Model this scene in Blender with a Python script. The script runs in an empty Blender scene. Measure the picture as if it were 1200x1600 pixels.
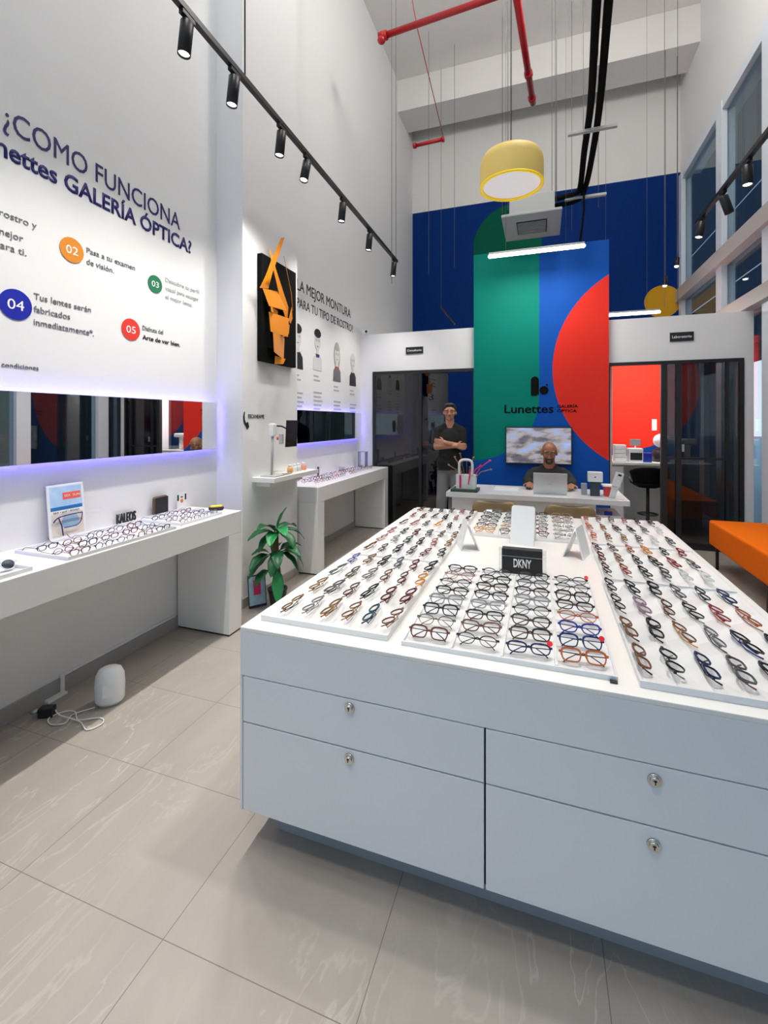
import bpy, bmesh, math, random
from mathutils import Vector, Matrix, Euler
R = math.radians
SC = bpy.context.scene
COL = SC.collection
random.seed(7)

# ------------------------------------------------------------ camera, world, lights, exposure
F_PX, YAW, EYE, HORIZON = 710.0, 0.334, 1.55, 658.0
cam = bpy.data.cameras.new('camera')
cam.sensor_fit = 'VERTICAL'
cam.sensor_height = 24.0
cam.lens = 24.0 * F_PX / 1600.0
cam.shift_y = (HORIZON - 800.0) / 1600.0
cam.clip_start = 0.05
cam.clip_end = 200
camo = bpy.data.objects.new('camera', cam)
camo.location = (0, 0, EYE)
camo.rotation_euler = (R(90), 0, YAW)
COL.objects.link(camo)
SC.camera = camo
SC.view_settings.view_transform = 'Standard'
SC.view_settings.look = 'None'
SC.view_settings.gamma = 1
SC.view_settings.use_curve_mapping = False
SC.view_settings.exposure = 0.40
try:
    SC.cycles.use_denoising = True
    SC.cycles.max_bounces = 7
    SC.cycles.diffuse_bounces = 4
    SC.cycles.glossy_bounces = 4
    SC.cycles.transparent_max_bounces = 16
    SC.cycles.caustics_reflective = False
    SC.cycles.caustics_refractive = False
    SC.cycles.sample_clamp_indirect = 6
except Exception:
    pass
world = bpy.data.worlds.new('sky')
SC.world = world
world.use_nodes = True
wn = world.node_tree
bgn = wn.nodes['Background']
bgn.inputs[1].default_value = 1.5
tc = wn.nodes.new('ShaderNodeTexCoord')
sp = wn.nodes.new('ShaderNodeSeparateXYZ')
cr = wn.nodes.new('ShaderNodeValToRGB')
wn.links.new(tc.outputs['Generated'], sp.inputs[0])
wn.links.new(sp.outputs[2], cr.inputs[0])
wn.links.new(cr.outputs[0], bgn.inputs[0])
cr.color_ramp.elements[0].position = 0.0
cr.color_ramp.elements[0].color = (0.80, 0.90, 1.0, 1)
cr.color_ramp.elements[1].position = 0.6
cr.color_ramp.elements[1].color = (0.35, 0.60, 0.95, 1)

def light(name, kind, loc, energy, color=(1, 1, 1), rot=(0, 0, 0), **k):
    l = bpy.data.lights.new(name, kind)
    l.energy = energy
    l.color = color
    for a, b in k.items():
        setattr(l, a, b)
    o = bpy.data.objects.new(name, l)
    o.location = loc
    o.rotation_euler = rot
    COL.objects.link(o)
    return o

WARM = (1.0, 0.945, 0.87)
# ceiling-hung lamp over the display island (above the frame), then added fill lights
light('island_lamp_light', 'SPOT', (0.15, 1.95, 3.9), 104, WARM, (0, 0, 0), spot_size=R(66), spot_blend=0.35, shadow_soft_size=0.07)
light('aisle_fill_light', 'SPOT', (-0.4, -0.2, 4.3), 75, WARM, (R(0), R(0), 0), spot_size=R(62), spot_blend=0.5, shadow_soft_size=0.12)  # unseen fill, added to brighten the aisle floor and island front
light('hall_fill_light', 'POINT', (-1.2, 1.5, 6.9), 85, (0.95, 0.98, 1.0), shadow_soft_size=0.35)  # added fill point out of view, lifts the upper walls and ceiling
light('rear_hall_fill_light', 'POINT', (0.5, 4.3, 6.9), 135, (1, 0.96, 0.91), shadow_soft_size=0.35)  # second added fill point, unseen, brightens ceiling and rear of the hall

# ------------------------------------------------------------ helpers
class MB:
    """collects shapes in world coordinates, links them as ONE mesh object"""
    def __init__(s):
        s.bm = bmesh.new()
        s.mi = 0
    def _mark(s, n0):
        s.bm.faces.ensure_lookup_table()
        for f in s.bm.faces[n0:]:
            f.material_index = s.mi
    def box(s, x0, x1, y0, y1, z0, z1, bev=0, seg=2, M=None):
        n0 = len(s.bm.faces)
        t = bmesh.new()
        vs = [t.verts.new((x, y, z)) for x in (x0, x1) for y in (y0, y1) for z in (z0, z1)]
        for q in ((0, 1, 3, 2), (4, 6, 7, 5), (0, 4, 5, 1), (2, 3, 7, 6), (0, 2, 6, 4), (1, 5, 7, 3)):
            t.faces.new([vs[i] for i in q])
        bmesh.ops.recalc_face_normals(t, faces=t.faces)
        if bev:
            bmesh.ops.bevel(t, geom=list(t.edges), offset=bev, segments=seg, affect='EDGES', profile=0.6)
        s.add(t, M)
        return s
    def add(s, t, M=None):
        n0 = len(s.bm.faces)
        t.verts.index_update()
        vm = [s.bm.verts.new((M @ v.co) if M else v.co) for v in t.verts]
        for f in t.faces:
            try:
                nf = s.bm.faces.new([vm[v.index] for v in f.verts])
                nf.smooth = f.smooth
                nf.material_index = s.mi
            except ValueError:
                pass
        t.free()
    def lathe(s, prof, c=(0, 0, 0), seg=24, smooth=True, M=None, cap=True):
        t = bmesh.new()
        rings = []
        for r, z in prof:
            rings.append([t.verts.new((c[0] + r * math.cos(2 * math.pi * i / seg), c[1] + r * math.sin(2 * math.pi * i / seg), c[2] + z)) for i in range(seg)])
        for a, b in zip(rings, rings[1:]):
            for i in range(seg):
                f = t.faces.new([a[i], a[(i + 1) % seg], b[(i + 1) % seg], b[i]])
                f.smooth = smooth
        if cap:
            t.faces.new(list(reversed(rings[0])))
            t.faces.new(rings[-1])
        s.add(t, M)
        return s
    def cone(s, p0, p1, r0, r1=None, seg=16, smooth=True):
        r1 = r0 if r1 is None else r1
        p0, p1 = Vector(p0), Vector(p1)
        L = (p1 - p0).length
        M = Matrix.Translation(p0) @ (p1 - p0).to_track_quat('Z', 'Y').to_matrix().to_4x4()
        return s.lathe([(r0, 0), (r1, L)], seg=seg, smooth=smooth, M=M)
    def curve(s, pts, r, seg=8, n=6):
        P = [Vector(p) for p in pts]
        P = [P[0]] + P + [P[-1]]
        out = []
        for i in range(1, len(P) - 2):
            for k in range(n):
                t_ = k / n
                a, b, c, d = P[i - 1], P[i], P[i + 1], P[i + 2]
                out.append(.5 * ((2 * b) + (c - a) * t_ + (2 * a - 5 * b + 4 * c - d) * t_ ** 2 + (3 * b - a - 3 * c + d) * t_ ** 3))
        out.append(P[-1])
        return s.tube(out, r, seg)
    def tube(s, pts, r, seg=8, closed=False):
        pts = [Vector(p) for p in pts]
        t = bmesh.new()
        rings = []
        n = len(pts)
        up = None
        for i, p in enumerate(pts):
            a = pts[(i - 1) % n] if (closed or i) else p
            b = pts[(i + 1) % n] if (closed or i < n - 1) else p
            d = (b - a).normalized()
            if up is None:
                up = d.orthogonal().normalized()
            up = (up - d * up.dot(d)).normalized()
            w = d.cross(up)
            rr = r[i] if isinstance(r, (list, tuple)) else r
            rings.append([t.verts.new(p + (up * math.cos(2 * math.pi * k / seg) + w * math.sin(2 * math.pi * k / seg)) * rr) for k in range(seg)])
        for i in range(n if closed else n - 1):
            a, b = rings[i], rings[(i + 1) % n]
            for k in range(seg):
                f = t.faces.new([a[k], a[(k + 1) % seg], b[(k + 1) % seg], b[k]])
                f.smooth = True
        if not closed:
            t.faces.new(list(reversed(rings[0])))
            t.faces.new(rings[-1])
        s.add(t)
        return s
    def prism(s, poly, axis, a, b, M=None, bev=0):
        """poly: 2D outline, extruded along axis 'X','Y' or 'Z' from a to b"""
        def P(u, v, w):
            return {'X': (w, u, v), 'Y': (u, w, v), 'Z': (u, v, w)}[axis]
        t = bmesh.new()
        A = [t.verts.new(P(u, v, a)) for u, v in poly]
        B = [t.verts.new(P(u, v, b)) for u, v in poly]
        t.faces.new(A)
        t.faces.new(list(reversed(B)))
        n = len(poly)
        for i in range(n):
            t.faces.new([A[(i + 1) % n], A[i], B[i], B[(i + 1) % n]])
        bmesh.ops.recalc_face_normals(t, faces=t.faces)
        if bev:
            bmesh.ops.bevel(t, geom=list(t.edges), offset=bev, segments=2, affect='EDGES')
        s.add(t, M)
        return s
    def ball(s, c, r, M=None, seg=16, rings=10):
        rx, ry, rz = r if isinstance(r, (list, tuple)) else (r, r, r)
        t = bmesh.new()
        bmesh.ops.create_uvsphere(t, u_segments=seg, v_segments=rings, radius=1)
        for f in t.faces:
            f.smooth = True
        T = Matrix.Translation(c) @ (M or Matrix()) @ Matrix.Diagonal((rx, ry, rz, 1))
        s.add(t, T)
        return s
    def capsule(s, p0, p1, r0, r1, seg=14):
        p0, p1 = Vector(p0), Vector(p1)
        L = max((p1 - p0).length, 1e-5)
        M = Matrix.Translation(p0) @ (p1 - p0).to_track_quat('Z', 'Y').to_matrix().to_4x4()
        prof = [(max(r0 * math.cos(a), 1e-4), r0 * math.sin(a)) for a in (R(-88), R(-60), R(-35), R(-12), 0)]
        prof += [(max(r1 * math.cos(a), 1e-4), L + r1 * math.sin(a)) for a in (0, R(12), R(35), R(60), R(88))]
        return s.lathe(prof, seg=seg, M=M)
    def grid(s, fn, nu, nv, thick=0, smooth=True, M=None):
        t = bmesh.new()
        V = [[t.verts.new(fn(i / nu, j / nv)) for j in range(nv + 1)] for i in range(nu + 1)]
        for i in range(nu):
            for j in range(nv):
                f = t.faces.new([V[i][j], V[i + 1][j], V[i + 1][j + 1], V[i][j + 1]])
                f.smooth = smooth
        if thick:
            bmesh.ops.recalc_face_normals(t, faces=t.faces)
            bmesh.ops.solidify(t, geom=list(t.faces), thickness=thick)
        s.add(t, M)
        return s
    def build(s, name, mats, parent=None, org=None, world_parent=True):
        """vertices are world coordinates; org = object origin"""
        me = bpy.data.meshes.new(name)
        o = bpy.data.objects.new(name, me)
        po = ORG.get(parent.name, Vector((0, 0, 0))) if parent else Vector((0, 0, 0))
        if org is None:
            org = po if parent else s.base()
        org = Vector(org)
        for v in s.bm.verts:
            v.co -= org
        s.bm.to_mesh(me)
        s.bm.free()
        for m in (mats if isinstance(mats, (list, tuple)) else [mats]):
            me.materials.append(m)
        COL.objects.link(o)
        ORG[o.name] = org
        if parent:
            o.parent = parent
            o.location = org - po
        else:
            o.location = org
        return o
    def base(s):
        xs = [v.co for v in s.bm.verts]
        lo = [min(c[i] for c in xs) for i in range(3)]
        hi = [max(c[i] for c in xs) for i in range(3)]
        return ((lo[0] + hi[0]) / 2, (lo[1] + hi[1]) / 2, lo[2])
ORG = {}

def tag(o, label=None, cat=None, group=None, kind=None):
    if label: o['label'] = label
    if cat: o['category'] = cat
    if group: o['group'] = group
    if kind: o['kind'] = kind
    return o

def thing(name, label, cat, loc, group=None, rot=None):
    o = bpy.data.objects.new(name, None)
    o.empty_display_size = 0.05
    COL.objects.link(o)
    o.location = loc
    if rot: o.rotation_euler = rot
    ORG[o.name] = Vector(loc) if rot is None else Vector((0, 0, 0))
    return tag(o, label, cat, group)

def struct(o):
    o['kind'] = 'structure'
    return o

def mat(name, col, rough=0.5, metal=0.0, spec=0.5, noise=0, nscale=6, bump=0, bscale=80, emit=None, estr=0, coat=0, sheen=0):
    m = bpy.data.materials.new(name)
    m.use_nodes = True
    n = m.node_tree
    b = n.nodes['Principled BSDF']
    b.inputs['Base Color'].default_value = (*col, 1)
    b.inputs['Roughness'].default_value = rough
    b.inputs['Metallic'].default_value = metal
    b.inputs['Specular IOR Level'].default_value = spec
    b.inputs['Coat Weight'].default_value = coat
    b.inputs['Sheen Weight'].default_value = sheen
    if emit:
        b.inputs['Emission Color'].default_value = (*emit, 1)
        b.inputs['Emission Strength'].default_value = estr
    tcn = n.nodes.new('ShaderNodeTexCoord')
    if noise:
        t = n.nodes.new('ShaderNodeTexNoise')
        t.inputs['Scale'].default_value = nscale
        t.inputs['Detail'].default_value = 5
        n.links.new(tcn.outputs['Object'], t.inputs['Vector'])
        mx = n.nodes.new('ShaderNodeMix')
        mx.data_type = 'RGBA'
        mx.inputs[6].default_value = (*[max(0, c * (1 - noise)) for c in col], 1)
        mx.inputs[7].default_value = (*[min(1, c * (1 + noise)) for c in col], 1)
        n.links.new(t.outputs[0], mx.inputs[0])
        n.links.new(mx.outputs[2], b.inputs['Base Color'])
    if bump:
        t = n.nodes.new('ShaderNodeTexNoise')
        t.inputs['Scale'].default_value = bscale
        n.links.new(tcn.outputs['Object'], t.inputs['Vector'])
        bp = n.nodes.new('ShaderNodeBump')
        bp.inputs['Strength'].default_value = bump
        bp.inputs['Distance'].default_value = 0.01
        n.links.new(t.outputs[0], bp.inputs['Height'])
        n.links.new(bp.outputs[0], b.inputs['Normal'])
    return m

def glass_mat(name, tint, refl=0.12, rough=0.0, k=0.5):
    """thin pane: tinted see-through mixed with a mirror layer by fresnel"""
    m = bpy.data.materials.new(name)
    m.use_nodes = True
    n = m.node_tree
    n.nodes.clear()
    out = n.nodes.new('ShaderNodeOutputMaterial')
    tr = n.nodes.new('ShaderNodeBsdfTransparent')
    tr.inputs[0].default_value = (*tint, 1)
    gl = n.nodes.new('ShaderNodeBsdfGlossy')
    gl.inputs['Roughness'].default_value = rough
    lw = n.nodes.new('ShaderNodeLayerWeight')
    lw.inputs[0].default_value = 0.35
    ma = n.nodes.new('ShaderNodeMath')
    ma.operation = 'MULTIPLY_ADD'
    ma.inputs[1].default_value = k
    ma.inputs[2].default_value = refl
    mx = n.nodes.new('ShaderNodeMixShader')
    n.links.new(lw.outputs['Fresnel'], ma.inputs[0])
    n.links.new(ma.outputs[0], mx.inputs[0])
    n.links.new(tr.outputs[0], mx.inputs[1])
    n.links.new(gl.outputs[0], mx.inputs[2])
    n.links.new(mx.outputs[0], out.inputs[0])
    return m

class NT:
    """small node-math helper on world position"""
    def __init__(s, m):
        s.n = m.node_tree
        g = s.n.nodes.new('ShaderNodeNewGeometry')
        sx = s.n.nodes.new('ShaderNodeSeparateXYZ')
        s.n.links.new(g.outputs['Position'], sx.inputs[0])
        s.pos = g.outputs['Position']
        s.x, s.y, s.z = sx.outputs
        s.bsdf = s.n.nodes['Principled BSDF']
    def op(s, o, a, b=None, c=None):
        k = s.n.nodes.new('ShaderNodeMath')
        k.operation = o
        for i, v in enumerate((a, b, c)):
            if v is None: continue
            if isinstance(v, (int, float)): k.inputs[i].default_value = v
            else: s.n.links.new(v, k.inputs[i])
        return k.outputs[0]
    def disc(s, u, v, cu, cv, r):
        a = s.op('SUBTRACT', u, cu); b = s.op('SUBTRACT', v, cv)
        d = s.op('SQRT', s.op('ADD', s.op('MULTIPLY', a, a), s.op('MULTIPLY', b, b)))
        return s.op('LESS_THAN', d, r)
    def mix(s, f, a, b):
        k = s.n.nodes.new('ShaderNodeMix')
        k.data_type = 'RGBA'
        for i, v in ((6, a), (7, b)):
            if isinstance(v, tuple): k.inputs[i].default_value = (*v, 1)
            else: s.n.links.new(v, k.inputs[i])
        if isinstance(f, (int, float)): k.inputs[0].default_value = f
        else: s.n.links.new(f, k.inputs[0])
        return k.outputs[2]
    def color(s, c): s.n.links.new(c, s.bsdf.inputs['Base Color'])

# ------------------------------------------------------------ materials
M = {}
M['wall'] = mat('white_paint', (0.80, 0.80, 0.80), 0.6, bump=0.03, bscale=120)
M['ceil'] = mat('ceiling_paint', (0.78, 0.765, 0.74), 0.85)
M['lacq'] = mat('white_lacquer', (0.82, 0.81, 0.785), 0.32)
M['island'] = mat('satin_white_front', (0.78, 0.79, 0.80), 0.35)
M['itop'] = mat('island_top_laminate', (0.84, 0.82, 0.78), 0.3)
M['plinth'] = mat('grey_plinth', (0.32, 0.33, 0.35), 0.4)
M['base'] = mat('grey_stone_base', (0.36, 0.35, 0.335), 0.45, noise=0.12, nscale=5)
M['gap'] = mat('shadow_gap_black', (0.02, 0.02, 0.02), 0.8)
M['black'] = mat('black_metal', (0.012, 0.012, 0.013), 0.4)
M['blackmatte'] = mat('black_matte', (0.006, 0.006, 0.006), 0.8, spec=.08)
M['navyink'] = mat('navy_vinyl', (0.008, 0.006, 0.13), 0.5)
M['blackink'] = mat('black_vinyl', (0.01, 0.01, 0.012), 0.5)
M['greyink'] = mat('grey_vinyl', (0.16, 0.16, 0.18), 0.5)
M['paleink'] = mat('pale_grey_vinyl', (0.45, 0.45, 0.46), 0.5)
M['whiteink'] = mat('white_vinyl', (0.9, 0.9, 0.9), 0.5)
M['mirror'] = mat('mirror_silver', (0.93, 0.94, 0.94), 0.01, metal=1)
M['chrome'] = mat('chrome', (0.7, 0.68, 0.64), 0.18, metal=1)
M['rod'] = mat('dull_grey_rod', (0.16, 0.16, 0.16), 0.7, spec=.2)
M['steel'] = mat('brushed_steel', (0.55, 0.56, 0.57), 0.35, metal=1)
M['alu'] = mat('pale_window_alu', (0.74, 0.81, 0.88), 0.35)
M['alu_in'] = mat('grey_window_alu', (0.50, 0.47, 0.45), 0.4)
M['orange'] = mat('orange_felt', (0.88, 0.165, 0.006), 0.9, spec=.1, bump=0.15, bscale=500)
M['amber'] = mat('amber_steel', (0.80, 0.27, 0.01), 0.35)
M['redpipe'] = mat('red_pipe_paint', (0.42, 0.006, 0.012), 0.35)
M['yellow'] = mat('yellow_shade', (0.82, 0.60, 0.16), 0.5)
M['yrim'] = mat('yellow_rim', (0.95, 0.68, 0.01), 0.4, emit=(1, 0.62, 0.0), estr=0.25)
M['leaf'] = mat('leaf_green', (0.010, 0.115, 0.032), 0.4, noise=0.45, nscale=9)
M['leaf2'] = mat('leaf_light_green', (0.015, 0.27, 0.065), 0.4, noise=0.3, nscale=9)
M['stem'] = mat('plant_stem', (0.13, 0.10, 0.03), 0.7, noise=0.4, nscale=30)
M['marble'] = mat('white_marble', (0.82, 0.82, 0.81), 0.12, noise=0.06, nscale=3)
M['tan'] = mat('tan_shell', (0.36, 0.25, 0.115), 0.45)
M['skin1'] = mat('skin_warm', (0.50, 0.235, 0.145), 0.5)
M['skin2'] = mat('skin_brown', (0.36, 0.15, 0.075), 0.42)
M['hair'] = mat('black_hair', (0.012, 0.01, 0.01), 0.6)
M['beard'] = mat('grey_beard', (0.045, 0.032, 0.028), 0.85)
M['tshirt'] = mat('black_cotton', (0.008, 0.008, 0.009), 0.9)
M['sweat'] = mat('black_sweatshirt', (0.018, 0.02, 0.02), 0.9)
M['pants'] = mat('grey_trousers', (0.22, 0.22, 0.22), 0.85)
M['tray'] = mat('white_tray_plastic', (0.76, 0.755, 0.745), 0.4)
M['trayrim'] = mat('tray_rim_grey', (0.74, 0.75, 0.76), 0.35)
M['violet'] = mat('violet_led', (0.2, 0.2, 0.9), 0.5, emit=(0.16, 0.13, 1.0), estr=11)
M['tubeglow'] = mat('led_tube_glow', (1, 1, 1), 0.5, emit=(1, 0.93, 0.86), estr=9)
M['lampglow'] = mat('spot_lamp_glow', (1, 1, 1), 0.5, emit=(1, 0.97, 0.93), estr=9)
M['diffuser'] = mat('pendant_diffuser', (0.85, 0.84, 0.86), 0.6, emit=(1, 0.98, 1.0), estr=0.22)
M['window_glass'] = glass_mat('clear_window_glass', (0.78, 0.84, 0.86), 0.05, k=0.3)
M['dark_glass'] = glass_mat('dark_tinted_glass', (0.22, 0.22, 0.23), 0.05)
M['greyplastic'] = mat('grey_plastic', (0.45, 0.46, 0.46), 0.45)
M['whiteplastic'] = mat('white_plastic', (0.82, 0.83, 0.83), 0.3)
M['wood'] = mat('dark_wood', (0.30, 0.16, 0.08), 0.5, noise=0.3)
M['facade'] = mat('dark_facade', (0.016, 0.022, 0.026), 0.8, spec=.1)
M['facade_beige'] = mat('beige_facade', (0.30, 0.24, 0.19), 0.7)
M['pavement'] = mat('outside_pavement', (0.42, 0.42, 0.40), 0.9, noise=0.15, nscale=2)
M['screen'] = mat('dark_screen', (0.004, 0.004, 0.005), 0.12)
M['magenta'] = mat('magenta_ribbon', (0.75, 0.02, 0.16), 0.5)
M['green_box'] = mat('dark_green_card', (0.03, 0.07, 0.045), 0.6)
M['blue_plastic'] = mat('royal_blue_plastic', (0.01, 0.03, 0.33), 0.4)
M['red_card'] = mat('red_card', (0.70, 0.05, 0.03), 0.5)

# mural panel: green / blue / red paint
mm = mat('mural_paint', (0, 0, 0), 0.6, spec=.12)
t = NT(mm)
BLUE, GREEN, RED = (0.006, 0.085, 0.42), (0.0, 0.21, 0.16), (0.76, 0.035, 0.022)
col = t.mix(0, BLUE, BLUE)
g = t.op('MULTIPLY', t.op('LESS_THAN', t.x, -0.03), t.op('MAXIMUM', t.op('GREATER_THAN', t.z, 1.855), t.disc(t.x, t.z, -0.885, 1.87, 0.855)))
col = t.mix(g, col, GREEN)
col = t.mix(t.disc(t.x, t.z, 1.50, 2.225, 1.366), col, RED)
t.color(col)
M['mural'] = mm
# upper back wall: navy field under white paint, dark green arch, ochre disc
mb_ = mat('back_wall_paint', (0, 0, 0), 0.7, spec=.1)
t = NT(mb_)
col = t.mix(t.op('GREATER_THAN', t.z, 5.97), (0.001, 0.028, 0.17), (0.76, 0.75, 0.73))
ar = t.op('MULTIPLY', t.op('MULTIPLY', t.op('LESS_THAN', t.x, 0.0), t.op('GREATER_THAN', t.x, -1.31)),
          t.op('MAXIMUM', t.op('LESS_THAN', t.z, 5.05), t.disc(t.x, t.z, -0.50, 5.05, 0.82)))
ar = t.op('MULTIPLY', ar, t.op('LESS_THAN', t.z, 5.97))
col = t.mix(ar, col, (0.0, 0.10, 0.055))
col = t.mix(t.disc(t.x, t.z, 2.05, 3.70, 0.29), col, (0.62, 0.33, 0.02))
t.color(col)
M['backwall'] = mb_
# laboratory rear partition: blue with a large red disc
ml = mat('laboratory_paint', (0, 0, 0), 0.6, spec=.15)
t = NT(ml)
t.color(t.mix(t.disc(t.x, t.z, 1.30, 2.11, 1.02), (0.004, 0.05, 0.26), (0.80, 0.035, 0.018)))
M['labwall'] = ml
# floor tiles
mf = mat('stone_floor_tiles', (0, 0, 0), 0.38)
t = NT(mf)
n1 = mf.node_tree.nodes.new('ShaderNodeTexNoise'); n1.inputs['Scale'].default_value = 1.6; n1.inputs['Detail'].default_value = 7; n1.inputs['Roughness'].default_value = 0.62
n2 = mf.node_tree.nodes.new('ShaderNodeTexNoise'); n2.inputs['Scale'].default_value = 2.2; n2.inputs['Detail'].default_value = 6; n2.inputs['Distortion'].default_value = 1.4
mp = mf.node_tree.nodes.new('ShaderNodeMapping'); mp.inputs['Rotation'].default_value = (0, 0, R(35)); mp.inputs['Scale'].default_value = (2.2, 0.7, 1)
mf.node_tree.links.new(t.pos, mp.inputs[0])
mf.node_tree.links.new(mp.outputs[0], n1.inputs['Vector'])
mf.node_tree.links.new(mp.outputs[0], n2.inputs['Vector'])
base = t.mix(n1.outputs[0], (0.285, 0.255, 0.226), (0.44, 0.395, 0.345))
vein = t.op('SUBTRACT', 1.0, t.op('MINIMUM', 1.0, t.op('MULTIPLY', t.op('ABSOLUTE', t.op('SUBTRACT', n2.outputs[0], 0.5)), 55.0)))
n3 = mf.node_tree.nodes.new('ShaderNodeTexNoise'); n3.inputs['Scale'].default_value = 1.1
mf.node_tree.links.new(t.pos, n3.inputs['Vector'])
vein = t.op('MULTIPLY', t.op('MULTIPLY', vein, t.op('MAXIMUM', 0.0, t.op('SUBTRACT', n3.outputs[0], 0.42))), 2.2)
base = t.mix(vein, base, (0.62, 0.58, 0.53))
def lines(v, off, pitch, w):
    k = t.op('FRACT', t.op('DIVIDE', t.op('SUBTRACT', v, off - w), pitch))
    return t.op('LESS_THAN', k, 2 * w / pitch)
ln = t.op('MAXIMUM', lines(t.x, -1.07, 0.62, 0.0013), lines(t.y, 1.067, 0.498, 0.0013))
t.color(t.mix(ln, base, (0.17, 0.15, 0.13)))
M['floor'] = mf

# ------------------------------------------------------------ the setting
XL, XR, YD, YB, ZC, YF = -2.6, 2.33, 6.40, 9.35, 8.05, -2.2
struct(MB().box(XL - .3, XR + .3, YF, YB + .3, -0.1, 0).build('floor', M['floor'], org=(0, 0, 0)))
struct(MB().box(XL - .3, XR + .3, YF, YB + .3, ZC, ZC + .2).build('ceiling', M['ceil']))
struct(MB().box(XL - .3, XL, YF, YB + .3, 0, ZC).build('wall_left', M['wall']))
struct(MB().box(XL, XR, YB, YB + .3, 0, ZC).build('wall_back', M['backwall']))
struct(MB().box(XR, XR + .3, YF, YB, 5.9, ZC).build('wall_right', M['wall']))
struct(MB().box(XL, XR, 8.28, 8.95, 7.45, ZC - .002).build('trim_1', M['ceil']))           # ceiling beam
struct(MB().box(XL, -2.34, 3.17, 4.06, 0, ZC - .003).build('wall_pilaster', M['wall']))
struct(MB().box(XL, XR, YF - .2, YF, 4.6, ZC).build('wall_front', M['wall']))
# grey stone skirting
struct(MB().box(XL, XL + .014, YF, 3.168, 0.0, 0.085).build('baseboard_left', M['base']))
struct(MB().box(-2.34, -2.326, 3.156, 4.062, 0.0, 0.08).box(XL + .002, -2.34, 3.156, 3.169, 0, 0.08).build('baseboard_pilaster', M['base']))
struct(MB().box(XL, XL + .014, 4.062, YD, 0.0, 0.08).build('baseboard_recess', M['base']))
# partition with the two room fronts
struct(MB().box(XL, -0.885, YD, YD + .12, 2.29, 2.855).box(XL, -2.40, YD, YD + .12, 0, 2.29).build('wall_partition_left', M['wall']))
struct(MB().box(0.80, XR, YD, YD + .12, 2.29, 2.835).box(2.235, XR, YD, YD + .12, 0, 2.29).build('wall_partition_right', M['wall']))
struct(MB().box(-0.885, 0.80, 6.33, 6.52, 0, 3.84).build('wall_mural', M['mural']))
struct(MB().box(0.86, XR, 8.25, 8.35, 0, 2.84).build('wall_laboratory', M['labwall']))
struct(MB().box(0.78, 0.86, 6.52, 8.35, 0, 2.84).build('wall_laboratory_side', M['wall']))
struct(MB().box(0.86, XR, 8.22, 8.25, 0, 0.99).build('wall_laboratory_dado', M['wall']))

# window wall on the right: frames, transoms, panes
WY = [YF, -0.9, 0.5, 1.9, 3.3, 4.7, 6.02, 7.42, 9.20]
def wframe():
    m = MB()
    for y in WY[1:-1]:
        m.box(XR - .03, XR + .13, y - .1, y + .1, 0, 5.9)
    m.box(XR - .03, XR + .13, 9.2, YB, 0, 5.9)
    m.box(XR - .02, XR + .12, YF, YB, 5.78, 5.9)
    return m
struct(wframe().build('window_1_frame', M['alu']))
struct(MB().box(XR - .09, XR + .12, YF, YB - .01, 3.66, 3.86).box(XR - .09, XR + .12, YF, YB - .01, 2.86, 3.03).build('window_1_transom', M['alu_in']))
struct(MB().box(XR - .09, XR + .12, YF, YD, 0, 0.12).build('window_1_sill', M['alu_in']))
m = MB()
for a, b in zip(WY, WY[1:]):
    for z0, z1 in ((0.12, 2.86), (3.03, 3.66), (3.86, 5.78)):
        m.box(XR + .04, XR + .05, a + .1 if a > YF else a, b - .1 if b < 9.1 else b, z0, z1)
struct(m.build('window_1', M['window_glass']))
# front glazing behind the viewer
m = MB()
for x in (XL + .05, -0.95, 0.7, XR - .05):
    m.box(x - .05, x + .05, YF - .1, YF, 0, 4.6)
m.box(XL, XR, YF - .1, YF, 2.5, 2.6)
struct(m.build('window_2_frame', M['alu']))
struct(MB().box(XL, XR, YF - .055, YF - .045, 0, 4.6).build('window_2', M['window_glass']))

# outside: pavement and the buildings across the passage
struct(MB().box(-30, 60, -40, 60, -0.25, -0.12).build('ground_outside', M['pavement']))
o = thing('neighbouring_building', 'dark panelled facade across the passage, seen through upper windows', 'building', (7, 6, -0.12))
MB().box(6.0, 8.0, -12, 30, 3.9, 12).build('upper_facade', M['facade'], o)
MB().box(6.0, 8.0, -12, 13.5, -0.12, 3.9).build('ground_floor_wall', M['facade_beige'], o)
m = MB()
for z in (4.9, 6.1, 7.3, 8.5):
    m.box(5.985, 6.0, -12, 30, z, z + .03)
m.build('panel_seam', M['steel'], o)
m = MB()
for y in (-3, -0.5, 2.0, 4.5, 7.0, 9.2, 11.4):
    m.box(5.95, 6.0, y, y + 1.9, 0.1, 3.0)
m.build('shop_glass', M['facade'], o)

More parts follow.
